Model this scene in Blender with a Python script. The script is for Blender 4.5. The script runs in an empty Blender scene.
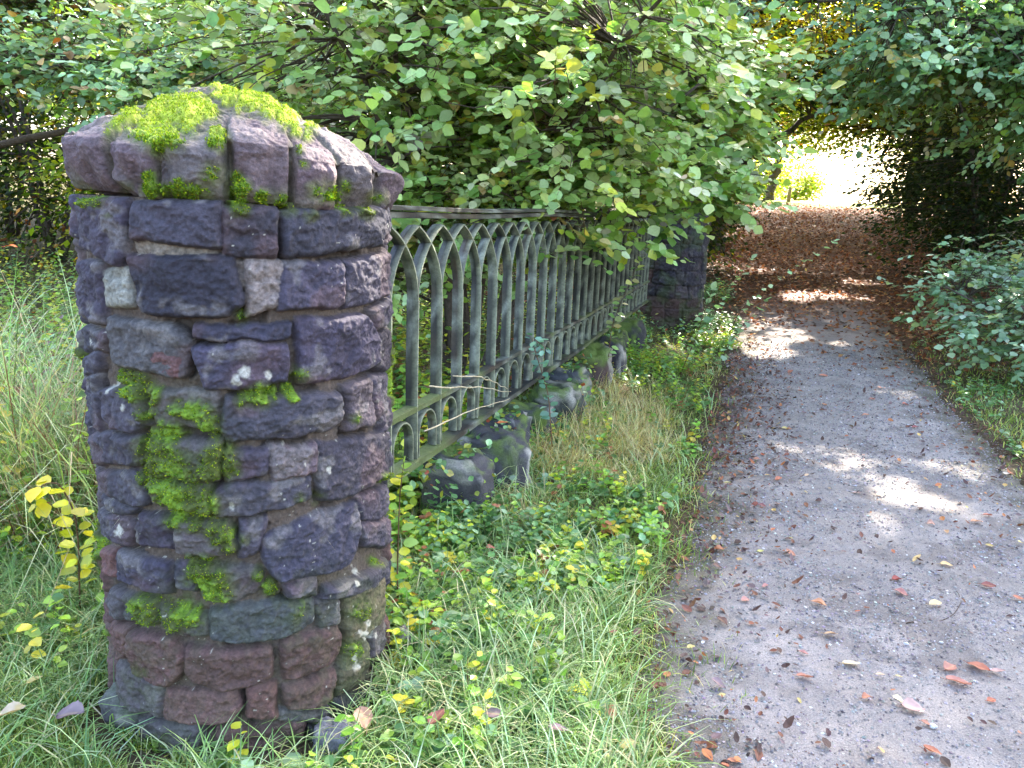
import bpy, math
import numpy as np
from mathutils import Matrix
R_ = np.random.default_rng
rng = R_(7)
C = bpy.context.scene.collection

# ------------------------------------------------------------------ camera maths (used to read positions off the photo)
PITCH, ROLL, EYE, FPX = 13.1, 2.2, 1.5, 770.0
_t = math.radians(PITCH); _r = math.radians(ROLL)
def proj(X, Y, Z):
    z = Y*math.cos(_t)-(Z-EYE)*math.sin(_t); u = Y*math.sin(_t)+(Z-EYE)*math.cos(_t)
    dx = FPX*X/z; dy = -FPX*u/z
    return 512+dx*math.cos(_r)-dy*math.sin(_r), 384+dx*math.sin(_r)+dy*math.cos(_r)
def ray(px, py):
    a = px-512.; b = py-384.
    dx = a*math.cos(_r)+b*math.sin(_r); dy = -a*math.sin(_r)+b*math.cos(_r)
    return np.array([dx, FPX*math.cos(_t)-dy*math.sin(_t), -FPX*math.sin(_t)-dy*math.cos(_t)])
def at(px, py, Y):
    d = ray(px, py); return np.array([0, 0, EYE])+d*(Y/d[1])

# ------------------------------------------------------------------ noise
def _h(i, j, k, s):
    n = (i*73856093) ^ (j*19349663) ^ (k*83492791) ^ (s*2654435)
    n = (n ^ (n >> 13))*1274126177 & 0x7fffffff
    n = (n ^ (n >> 15))*2246822519 & 0x7fffffff
    return ((n ^ (n >> 12)) & 0xffff)/65535.0
def noise(x, y, z=0., s=0):
    x = np.asarray(x, float); y = np.asarray(y, float)+0*x; z = np.asarray(z, float)+0*x
    i, j, k = np.floor(x).astype(np.int64), np.floor(y).astype(np.int64), np.floor(z).astype(np.int64)
    u, v, w = x-i, y-j, z-k
    u, v, w = u*u*(3-2*u), v*v*(3-2*v), w*w*(3-2*w)
    r = 0
    for a in (0, 1):
        for b in (0, 1):
            for c in (0, 1):
                r = r+_h(i+a, j+b, k+c, s)*(u if a else 1-u)*(v if b else 1-v)*(w if c else 1-w)
    return r
def fbm(x, y, z=0., s=0, o=4):
    r = 0; a = .5; t = 0
    for q in range(o):
        r = r+a*noise(x*2**q, y*2**q, np.asarray(z)*2**q, s+q*17); t += a; a *= .5
    return r/t
def sm(a, b, x):
    t = np.clip((x-a)/(b-a), 0, 1); return t*t*(3-2*t)
def lin(r, g, b):
    f = lambda c: c/12.92 if c <= .04045 else ((c+.055)/1.055)**2.4
    return np.array([f(r/255), f(g/255), f(b/255)])

# ------------------------------------------------------------------ terrain
def height(x, y):
    x = np.asarray(x, float); y = np.asarray(y, float)
    t = np.clip((y-8)/30, 0, 1)
    h = 2.05*t**1.3
    h = h+.28*sm(38, 46, y)-.9*sm(48, 130, y)
    return h
LE = np.array([(.40,1.2),(.42,1.9),(.50,2.5),(.72,3.14),(1.08,4.2),(1.70,6.16),(2.3,8.0),(3.0,10.5),(4.2,14),(9.,28),(12,38)])
RE = np.array([(2.1,1.2),(2.5,2.4),(3.02,4.07),(3.25,4.8),(3.5,5.78),(3.9,6.83),(4.65,8.98),(5.6,11.7),(6.8,14.6),(11.5,28),(14.5,38)])
def edgeL(y): return np.interp(y, LE[:,1], LE[:,0])+.07*(noise(np.asarray(y)*2.2, 0., 0., 5)-.5)+.09*(noise(np.asarray(y)*6.5, 0., 0., 15)-.5)
def edgeR(y): return np.interp(y, RE[:,1], RE[:,0])+.10*(noise(np.asarray(y)*1.7, 3., 0., 6)-.5)
PC = np.array([-.787, 2.222]); PR = .418; PIER = np.array([1.95, 9.6])
F0 = np.array([-.66, 2.22]); FD = np.array([.303, .953]); FD = FD/np.linalg.norm(FD); FN = np.array([FD[1], -FD[0]])
def path_d(x, y):            # >0 inside the path
    return np.minimum(x-edgeL(y), edgeR(y)-x)
def ground_z(x, y):
    x = np.asarray(x, float); y = np.asarray(y, float)
    h = height(x, y)
    b = .05*(fbm(x*1.3, y*1.3, 0, 3)-.5)+.02*(fbm(x*7, y*7, 0, 9, 3)-.5)
    d = path_d(x, y)
    out = sm(0.0, .35, -d)
    fs = (x-F0[0])*FN[0]+(y-F0[1])*FN[1]          # distance to the fence line, path side positive
    bank = .10*np.exp(-(fs/.45)**2)*sm(2.9, 3.6, y)*sm(10.5, 9.4, y)
    return h + b*(.25+.75*out) + bank*out - .035*sm(0.0, .12, d)*sm(13, 11, y)
def G(px, py):
    d = ray(px, py); t = (0-EYE)/d[2] if d[2] < 0 else 0.07
    t = min(t, .09)
    for q in range(60):
        p = np.array([0, 0, EYE])+d*t
        e = p[2]-float(height(p[0], p[1])); t += e/ (np.linalg.norm(d)*.25+abs(d[2]))*.6
    return np.array([0, 0, EYE])+d*t

# ------------------------------------------------------------------ mesh building
class MB:
    def __init__(s): s.V = []; s.F = []; s.col = []; s.n = 0
    def add(s, V, F, col=None):
        V = np.asarray(V, float).reshape(-1, 3)
        for f in (F if isinstance(F, list) else [F]):
            if len(f): s.F.append(np.asarray(f, np.int64)+s.n)
        s.V.append(V); s.n += len(V)
        c = np.ones((len(V), 4)); 
        if col is not None: c[:, :3] = np.asarray(col).reshape(-1, 3)
        s.col.append(c)
    def build(s, name, mat, parent=None, smooth=True, inv=None):
        V = np.concatenate(s.V); me = bpy.data.meshes.new(name)
        me.vertices.add(len(V)); me.vertices.foreach_set('co', V.astype(np.float32).ravel())
        li = np.concatenate([f.ravel() for f in s.F]); tot = np.concatenate([np.full(len(f), f.shape[1]) for f in s.F])
        me.loops.add(len(li)); me.loops.foreach_set('vertex_index', li.astype(np.int32))
        me.polygons.add(len(tot)); st = np.concatenate([[0], np.cumsum(tot)[:-1]])
        me.polygons.foreach_set('loop_start', st.astype(np.int32)); me.polygons.foreach_set('loop_total', tot.astype(np.int32))
        me.polygons.foreach_set('use_smooth', np.full(len(tot), smooth))
        a = me.attributes.new('col', 'FLOAT_COLOR', 'POINT'); a.data.foreach_set('color', np.concatenate(s.col).astype(np.float32).ravel())
        me.update(calc_edges=True); me.validate()
        me.materials.append(mat)
        o = bpy.data.objects.new(name, me); C.objects.link(o)
        if parent is not None: o.parent = parent; o.matrix_parent_inverse = parent.matrix_basis.inverted()
        return o
def tag(o, label=None, cat=None, group=None, kind=None):
    if label: o['label'] = label
    if cat: o['category'] = cat
    if group: o['group'] = group
    if kind: o['kind'] = kind
    return o
def empty(name, loc, label, cat, group=None):
    o = bpy.data.objects.new(name, None); C.objects.link(o); o.location = loc; o.empty_display_size = .1
    return tag(o, label, cat, group)
def nrm(v): return v/np.maximum(np.linalg.norm(v, axis=-1, keepdims=True), 1e-9)
def tube(mb, pts, rad, k=6, col=None, cap=True, wob=0, seed=0):
    pts = np.asarray(pts, float); n = len(pts); rad = np.broadcast_to(rad, n)
    T = nrm(np.gradient(pts, axis=0)); up = np.array([0, 0, 1.]) if abs(T[0][2]) < .9 else np.array([1., 0, 0])
    A = nrm(np.cross(T, up)); B = np.cross(T, A); a = np.linspace(0, 2*np.pi, k, endpoint=False)
    rr = np.repeat(rad[:, None], k, 1)
    if wob: rr = rr*(1+wob*(noise(np.arange(n)[:, None]*.9+seed, np.cos(a)*1.5+9, np.sin(a)*1.5+9, seed)-.5)*2)
    V = pts[:, None]+rr[..., None]*(np.cos(a)[None, :, None]*A[:, None]+np.sin(a)[None, :, None]*B[:, None])
    i = np.arange(n-1)[:, None]*k; j = np.arange(k)[None]; j2 = (j+1) % k
    F = np.stack([i+j, i+j2, i+k+j2, i+k+j], -1).reshape(-1, 4)
    fl = [F]
    if cap: fl += [np.arange(k)[::-1][None], (np.arange(k)+(n-1)*k)[None]]
    mb.add(V, fl, np.tile(col, (n*k, 1)) if col is not None else None)
def box(mb, c, ax, hs, bev=.15, col=None, seed=0, rough=0.0):
    """box with bevelled edges; ax rows are unit axes, hs half sizes"""
    ax = np.asarray(ax, float); hs = np.asarray(hs, float); b = bev*hs.min()
    g = []
    for s in (-1, 1):
        for t in (-1, 1):
            for u in (-1, 1):
                for q in range(3):
                    p = np.array([s, t, u])*(hs-b); p[q] += (s, t, u)[q]*b; g.append(p)
    g = np.array(g)
    if rough: g = g+R_(seed).normal(0, rough, g.shape)
    id_ = lambda s, t, u, q: (((s+1)//2)*4+((t+1)//2)*2+(u+1)//2)*3+q
    F4 = []; F3 = []
    for q in range(3):
        o1, o2 = [(1, 2), (2, 0), (0, 1)][q]
        for s in (-1, 1):
            f = []
            for a_, b_ in ((-1, -1), (1, -1), (1, 1), (-1, 1)):
                k = [0, 0, 0]; k[q] = s; k[o1] = a_; k[o2] = b_; f.append(id_(*k, q))
            F4.append(f if s > 0 else f[::-1])
    for q in range(3):
        o1, o2 = [(1, 2), (2, 0), (0, 1)][q]
        for a_ in (-1, 1):
            for b_ in (-1, 1):
                k0 = [0, 0, 0]; k1 = [0, 0, 0]; k0[o1] = k1[o1] = a_; k0[o2] = k1[o2] = b_; k0[q] = -1; k1[q] = 1
                f = [id_(*k0, o1), id_(*k1, o1), id_(*k1, o2), id_(*k0, o2)]
                F4.append(f if a_*b_ < 0 else f[::-1])
    for s in (-1, 1):
        for t in (-1, 1):
            for u in (-1, 1):
                f = [id_(s, t, u, 0), id_(s, t, u, 1), id_(s, t, u, 2)]
                F3.append(f if s*t*u > 0 else f[::-1])
    mb.add(np.asarray(c)+g@ax, [np.array(F4), np.array(F3)], np.tile(col, (24, 1)) if col is not None else None)

# leaf templates: verts (x along, y across, z), quads
TQ = (np.array([(0,0,0),(.48,0,-.05),(1,0,-.02),(.16,.27,.03),(.5,.42,.05),(.84,.22,.04),(.16,-.27,.03),(.5,-.42,.05),(.84,-.22,.04)]),
      np.array([(0,1,4,3),(1,2,5,4),(1,0,6,7),(2,1,7,8)]))
TR = (np.array([(0,0,0),(.5,0,-.04),(1,0,0),(.05,.4,.05),(.5,.52,.06),(.95,.33,.03),(.05,-.4,.05),(.5,-.52,.06),(.95,-.33,.03)]), TQ[1])
TD = (np.array([(0,0,0),(.5,.34,.06),(1,0,0),(.5,-.34,.06)]), np.array([(0,2,1),(0,3,2)]))
TS = (np.array([(0,0,0),(.35,.13,.02),(1,0,-.05),(.35,-.13,.02)]), np.array([(0,2,1),(0,3,2)]))
def leaves(mb, P, D, N, S, col, T=TQ, curl=0, w=1.):
    P = np.asarray(P); n = len(P)
    if n == 0: return
    D = nrm(D); N = nrm(N-(N*D).sum(1, keepdims=True)*D); B = np.cross(N, D)
    tv, tf = T; S = np.asarray(S).reshape(-1, 1, 1)*np.ones((n, 1, 1))
    z = tv[:, 2][None, :, None]-np.asarray(curl).reshape(-1, 1, 1)*(tv[:, 0]**2)[None, :, None]
    V = P[:, None]+S*(tv[:, 0][None, :, None]*D[:, None]+w*tv[:, 1][None, :, None]*B[:, None]+z*N[:, None])
    F = (np.arange(n)[:, None, None]*len(tv)+tf[None]).reshape(-1, tf.shape[1])
    mb.add(V, F, np.repeat(col, len(tv), 0))
def pick(pal, n, r, jit=.18):
    """pal: list of (weight, rgb linear)"""
    w = np.array([p[0] for p in pal], float); w /= w.sum(); c = np.array([p[1] for p in pal])
    k = r.choice(len(pal), n, p=w)
    return np.clip(c[k]*(1+r.normal(0, jit, (n, 1)))*(1+r.normal(0, jit*.4, (n, 3))), .004, .9)

# ------------------------------------------------------------------ sun direction and the gaps the sun reaches the ground through
SUN_AZ, SUN_EL = math.radians(33), math.radians(38)
SD = np.array([math.sin(SUN_AZ)*math.cos(SUN_EL), math.cos(SUN_AZ)*math.cos(SUN_EL), math.sin(SUN_EL)])
GAPS = []   # (x, y, rx, ry)
for px, py, rx, ry in [(903,497,.20,.22),(880,528,.13,.10),(820,297,.75,.42),(858,283,.4,.3),(772,355,.30,.24),(795,300,.3,.3),(950,470,.14,.16),(893,395,.16,.22),(985,408,.18,.22),(745,350,.2,.15),(1000,470,.12,.2),
                       (560,430,.12,.12),(610,400,.16,.2),(830,345,.12,.1)]:
    g = G(px, py); GAPS.append((g[0], g[1], rx, ry))
HIGH = []  # gaps high in the canopy through which the sun reaches the shrubs
for x_, y_, z_, r_ in [(-1.0, 4.6, 2.6, .32), (.25, 4.5, 2.4, .30), (.9, 6.2, 2.9, .30), (1.55, 6.3, 2.2, .22), (-1.9, 5.0, 2.7, .3), (-.3, 4.7, 3.0, .25), (5.0, 6.6, 1.1, .25), (6.0, 8.6, 3.3, .4), (4.6, 8.8, 3.7, .4), (7.2, 8.6, 2.7, .35), (-3.4, 7.4, 2.7, .4), (-4.8, 7.6, 2.9, .3), (7.0, 17.5, 6.3, 1.2), (5.6, 15.6, 6.0, 1.3), (6.6, 15.6, 5.6, .9), (8.4, 18.5, 6.6, .9), (6.0, 14., 4.6, .5)]:
    HIGH.append((x_-SD[0]/SD[2]*z_, y_-SD[1]/SD[2]*z_, r_, z_+1.6))
def gap_filter(P):
    """True where a leaf stays: leaves in the way of the sun's shafts are not there"""
    t = P[:, 2]/SD[2]
    keep = np.ones(len(P), bool)
    for gx, gy, rx, ry in GAPS:
        gz = float(height(gx, gy)); tt = (P[:, 2]-gz)/SD[2]
        x = P[:, 0]-SD[0]*tt-gx; y = P[:, 1]-SD[1]*tt-gy
        d = (x/(rx+.07))**2+(y/(ry+.07))**2
        keep &= ~((d < 1+.9*(noise(x*9+50, y*9+50, 0, 4)-.5)) & (P[:, 2] > 1.0))
    x0 = P[:, 0]-SD[0]*t; y0 = P[:, 1]-SD[1]*t
    for gx, gy, rr_, zm in HIGH:
        keep &= ~((((x0-gx)**2+(y0-gy)**2)/(rr_+.05)**2 < .6+.8*noise(x0*5+50, y0*5+50, 0, 14)) & (P[:, 2] > zm))
    return keep

# ------------------------------------------------------------------ materials
def newmat(name):
    m = bpy.data.materials.new(name); m.use_nodes = True; nt = m.node_tree; nt.nodes.clear()
    return m, nt, lambda t, **k: _node(nt, t, k)
def _node(nt, t, k):
    n = nt.nodes.new(t)
    for a, v in k.items(): setattr(n, a, v)
    return n
def leaf_mat(name, trans=.35, rough=.5, spec=.4, cmul=(1.3, 1.5, .5)):
    m, nt, N = newmat(name); L = nt.links.new
    at_ = N('ShaderNodeAttribute', attribute_name='col')
    p = N('ShaderNodeBsdfPrincipled'); p.inputs['Roughness'].default_value = rough; p.inputs['Specular IOR Level'].default_value = spec
    tr = N('ShaderNodeBsdfTranslucent'); mx = N('ShaderNodeMixShader'); mx.inputs[0].default_value = trans
    mu = N('ShaderNodeMix', data_type='RGBA', blend_type='MULTIPLY'); mu.inputs[0].default_value = 1
    mu.inputs[7].default_value = (*cmul, 1); mu.clamp_result = False
    n2 = N('ShaderNodeTexNoise'); n2.inputs['Scale'].default_value = 60; g = N('ShaderNodeNewGeometry'); L(g.outputs['Position'], n2.inputs['Vector'])
    m2 = N('ShaderNodeMix', data_type='RGBA', blend_type='MULTIPLY'); m2.inputs[0].default_value = .5
    mr = N('ShaderNodeMapRange'); mr.inputs[3].default_value = .6; mr.inputs[4].default_value = 1.4; L(n2.outputs[0], mr.inputs[0])
    L(at_.outputs['Color'], m2.inputs[6]); L(mr.outputs[0], m2.inputs[7])
    L(m2.outputs[2], p.inputs['Base Color']); L(m2.outputs[2], mu.inputs[6]); L(mu.outputs[2], tr.inputs[0])
    o = N('ShaderNodeOutputMaterial'); L(p.outputs[0], mx.inputs[1]); L(tr.outputs[0], mx.inputs[2]); L(mx.outputs[0], o.inputs[0])
    return m
def solid_mat(name, rough=.85, spec=.3, n_scale=40, n_amt=.5, bumps=((60, .4, .004),), tint=None, metal=0):
    """attribute colour x noise with layered bump; bumps = (scale, strength, distance)"""
    m, nt, N = newmat(name); L = nt.links.new
    at_ = N('ShaderNodeAttribute', attribute_name='col'); g = N('ShaderNodeNewGeometry')
    p = N('ShaderNodeBsdfPrincipled'); p.inputs['Roughness'].default_value = rough; p.inputs['Specular IOR Level'].default_value = spec
    p.inputs['Metallic'].default_value = metal
    n1 = N('ShaderNodeTexNoise'); n1.inputs['Scale'].default_value = n_scale; n1.inputs['Detail'].default_value = 8; n1.inputs['Roughness'].default_value = .7
    L(g.outputs['Position'], n1.inputs['Vector'])
    mr = N('ShaderNodeMapRange'); mr.inputs[1].default_value = .25; mr.inputs[2].default_value = .75
    mr.inputs[3].default_value = 1-n_amt; mr.inputs[4].default_value = 1+n_amt; L(n1.outputs[0], mr.inputs[0])
    mu = N('ShaderNodeMix', data_type='RGBA', blend_type='MULTIPLY'); mu.inputs[0].default_value = 1; mu.clamp_result = False
    L(at_.outputs['Color'], mu.inputs[6]); L(mr.outputs[0], mu.inputs[7]); L(mu.outputs[2], p.inputs['Base Color'])
    prev = None
    for sc, st, di in bumps:
        n = N('ShaderNodeTexNoise'); n.inputs['Scale'].default_value = sc; n.inputs['Detail'].default_value = 5; n.inputs['Roughness'].default_value = .65
        L(g.outputs['Position'], n.inputs['Vector'])
        b = N('ShaderNodeBump'); b.inputs['Strength'].default_value = st; b.inputs['Distance'].default_value = di
        L(n.outputs[0], b.inputs['Height'])
        if prev: L(prev.outputs[0], b.inputs['Normal'])
        prev = b
    if prev: L(prev.outputs[0], p.inputs['Normal'])
    o = N('ShaderNodeOutputMaterial'); L(p.outputs[0], o.inputs[0])
    return m
M_LEAF = leaf_mat('shrub_leaf', .30, .36, .6)
M_TREE = leaf_mat('tree_leaf', .42, .5, .35)
M_GRASS = leaf_mat('grass_blade', .30, .45, .4, (1.2, 1.3, .6))
M_MOSS = leaf_mat('moss_fuzz', .25, .9, .05, (1.2, 1.3, .4))
M_DRY = leaf_mat('dry_leaf', .18, .55, .35, (1.3, 1.0, .6))
M_STONE = solid_mat('weathered_stone', .78, .4, 120, .55, ((260, .8, .004), (70, .6, .008)))
M_BARK = solid_mat('bark', .9, .2, 30, .5, ((40, .8, .03),))
M_IRON = solid_mat('mossy_iron', .55, .5, 70, .55, ((150, .5, .002), (40, .4, .004)))
M_SOIL = solid_mat('soil', .95, .15, 25, .6, ((80, .8, .01), (15, .6, .03)))
M_PATH = solid_mat('gravel_path', .85, .35, 190, .6, ((260, .8, .005), (90, .6, .008), (18, .35, .02)))
M_PEB = solid_mat('pebble', .7, .4, 80, .3, ())

exec_order = []
# ------------------------------------------------------------------ ground
def build_ground():
    def axis(lo, hi, a, b, fine, r=1.06):
        v = list(np.arange(a, b, fine)); s = fine
        while v[-1] < hi: s *= r; v.append(v[-1]+s)
        s = fine; w = [a]
        while w[-1] > lo: s *= r; w.append(w[-1]-s)
        return np.array(w[1:][::-1]+v)
    xs = axis(-400, 400, -3.2, 5.2, .035); ys = axis(-200, 600, .6, 9, .035)
    X, Y = np.meshgrid(xs, ys); Z = ground_z(X, Y)
    n, k = X.shape
    i = np.arange(n-1)[:, None]*k; j = np.arange(k-1)[None]
    F = np.stack([i+j, i+j+1, i+k+j+1, i+k+j], -1).reshape(-1, 4)
    nz = fbm(X*2.5, Y*2.5, 0, 31)[..., None]; nz2 = fbm(X*.5, Y*.5, 0, 32)[..., None]
    soil = lin(78, 66, 50)*(.6+.8*nz); litter = lin(92, 60, 42)*(.6+.8*nz)
    gr = lin(104, 116, 20)*(.8+.4*nz2); under = lin(70, 66, 40)*(.6+.8*nz)
    w_l = (sm(7.5, 11, Y+2*(nz2[..., 0]-.5))*sm(1.4, 2.8, X-.12*Y+2.2*(nz2[..., 0]-.5)))[..., None]
    c = soil*(1-w_l)+litter*w_l
    wu = sm(2.8, .5, X-.12*Y)[..., None]*sm(6, 9, Y)[..., None]; c = c*(1-wu)+under*wu
    wc = sm(36.5, 38.5, Y+.15*(X-13)+2*(nz[..., 0]-.5))[..., None]; c = c*(1-wc)+gr*wc
    mb = MB(); mb.add(np.stack([X, Y, Z], -1), F, c.reshape(-1, 3))
    o = mb.build('ground', M_SOIL); tag(o, 'brown woodland ground under the grass and fallen leaves', None, None, 'structure')
    # path sheet
    ys = np.concatenate([np.arange(.9, 5, .014), np.arange(5, 9, .03), np.arange(9, 15, .06)])
    u = np.linspace(-.08, 1.08, 240)
    Y, U = np.meshgrid(ys, u, indexing='ij'); l = edgeL(ys)[:, None]; r = edgeR(ys)[:, None]
    X = l+(r-l)*U
    d = path_d(X, Y)
    Z = height(X, Y)+.02*sm(0, .8, d)+.03*(fbm(X*2.2, Y*2.2, 0, 41)-.5)+.012*(fbm(X*16, Y*16, 0, 42, 3)-.5)+.006*(noise(X*60, Y*60, 0, 43)-.5)
    Z = Z-.06*sm(.05, -.09, d+.06*(fbm(X*9, Y*9, 0, 44)-.5))-.004-.05*sm(12.5, 15, Y)
    n, k = X.shape; i = np.arange(n-1)[:, None]*k; j = np.arange(k-1)[None]
    F = np.stack([i+j, i+j+1, i+k+j+1, i+k+j], -1).reshape(-1, 4)
    nz = fbm(X*1.6, Y*1.6, 0, 45)[..., None]; nz3 = fbm(X*6, Y*6, 0, 46)[..., None]
    c = lin(172, 162, 156)*.70*(.72+.45*nz)*(.72+.56*nz3)
    dk = sm(.58, .72, fbm(X*5, Y*5, 0, 47))[..., None]*.45
    c = c*(1-dk)+lin(86, 76, 70)*dk
    e = sm(.42, .0, d+.5*(nz3[..., 0]-.5))[..., None]*.85
    c = c*(1-e)+lin(84, 78, 58)*e
    w = sm(8.5, 12.5, Y+3*(nz[..., 0]-.5))[..., None]*.85; c = c*(1-w)+lin(112, 76, 58)*w
    mb = MB(); mb.add(np.stack([X, Y, Z], -1), F, c.reshape(-1, 3))
    o = mb.build('path', M_PATH); tag(o, 'grey gravel footpath running along the fence', None, None, 'structure')
build_ground()

# ------------------------------------------------------------------ gravel, litter (stuff)
def build_gravel():
    r = R_(21); n = 130000
    y = 1.2*np.exp(r.random(n)*math.log(9/1.2)); x = edgeL(y)-.05+(edgeR(y)-edgeL(y)+.1)*r.random(n)
    keep = r.random(n) < .35+.9*sm(.35, .6, fbm(x*3, y*3, 0, 51)); x, y = x[keep], y[keep]; n = len(x)
    s = (.0013+.0045*r.random(n)**4)*(1+.13*y)
    octa = np.array([(1,0,0),(0,1,0),(-1,0,0),(0,-1,0),(0,0,1),(0,0,-1.)])
    f = np.array([(0,1,4),(1,2,4),(2,3,4),(3,0,4),(1,0,5),(2,1,5),(3,2,5),(0,3,5)])
    a = r.random(n)*6.28; sc = np.stack([.7+.6*r.random(n), .6+.5*r.random(n), .35+.4*r.random(n)], 1)
    v = octa[None]*sc[:, None]*(1+r.normal(0, .15, (n, 6, 3))); ca, sa = np.cos(a)[:, None], np.sin(a)[:, None]
    V = np.stack([v[..., 0]*ca-v[..., 1]*sa, v[..., 0]*sa+v[..., 1]*ca, v[..., 2]], -1)*s[:, None, None]
    z = height(x, y)+.02*sm(0, .8, path_d(x, y))+.03*(fbm(x*2.2, y*2.2, 0, 41)-.5)+.012*(fbm(x*16, y*16, 0, 42, 3)-.5)-.003
    V = V+np.stack([x, y, z+s*.15], -1)[:, None]
    F = (np.arange(n)[:, None, None]*6+f[None]).reshape(-1, 3)
    c = pick([(6, lin(142, 136, 136)), (3, lin(112, 104, 106)), (.30, lin(200, 198, 196)), (.8, lin(128, 108, 98)), (.6, lin(80, 74, 76))], n, r)
    mb = MB(); mb.add(V, F, np.repeat(c, 6, 0)); o = mb.build('gravel', M_PEB, smooth=False)
    tag(o, 'fine grey gravel scattered over the footpath', 'gravel', None, 'stuff')
build_gravel()
def path_z(x, y):
    return np.maximum(height(x, y)+.02*sm(0, .8, path_d(x, y))+.03*(fbm(x*2.2, y*2.2, 0, 41)-.5), ground_z(x, y))
def build_litter():
    r = R_(22); mb = MB()
    n = 60000
    y = 7.0*np.exp(r.random(n)**.8*math.log(37.5/7.0)); x = (1.2+.30*y)+ (r.random(n)-.45)*(7+.45*y)
    w = sm(6.5, 11, y+3*(fbm(x*1.2, y*1.2, 0, 61)-.5))*sm(1.3, 2.3, x-.12*y)
    dp = path_d(x, y); w = w*(1-.72*sm(0, .5, dp)*sm(12.5, 9.5, y+3*(fbm(x*2, y*2, 0, 62)-.5)))
    k = r.random(n) < w; x, y = x[k], y[k]; n = len(x)
    P = np.stack([x, y, path_z(x, y)+.008+.012*r.random(n)], 1)
    D = np.stack([r.normal(size=n), r.normal(size=n), r.normal(0, .25, n)], 1); N = np.stack([r.normal(0, .35, n), r.normal(0, .35, n), np.ones(n)], 1)
    S = (.035+.03*r.random(n))*(1+.028*y)
    leaves(mb, P, D, N, S, pick([(5, lin(134, 82, 50)), (3, lin(106, 64, 44)), (2.4, lin(164, 108, 66)), (1.2, lin(190, 146, 90)), (1.5, lin(80, 56, 42))], n, r), TD, r.normal(0, .25, n))
    # thin scatter of small crumbs of leaf along the path edges and on the path
    n = 15000; y = 1.5*np.exp(r.random(n)*math.log(9/1.5)); side = r.random(n)
    x = np.where(side < .62, edgeL(y)+.10+np.abs(r.normal(0, .28, n))-.12, np.where(side < .82, edgeR(y)-np.abs(r.normal(0, .3, n))+.15, edgeL(y)+(edgeR(y)-edgeL(y))*r.random(n)))
    k = r.random(n) < .12+.75*sm(2.2, 6.5, y); x, y = x[k], y[k]; n = len(x)
    P = np.stack([x, y, path_z(x, y)+.010], 1)
    D = np.stack([r.normal(size=n), r.normal(size=n), r.normal(0, .2, n)], 1); N = np.stack([r.normal(0, .3, n), r.normal(0, .3, n), np.ones(n)], 1)
    S = .007+.036*r.random(n)**2.2
    leaves(mb, P, D, N, S, pick([(4, lin(120, 78, 60)), (4, lin(80, 60, 54)), (1, lin(176, 112, 76)), (.5, lin(190, 160, 100)), (3, lin(104, 84, 82))], n, r), TQ, r.normal(0, .5, n), .8)
    o = mb.build('leaf_litter', M_DRY, smooth=False)
    tag(o, 'carpet of brown fallen beech leaves under the trees', 'leaf litter', None, 'stuff')
build_litter()

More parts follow.
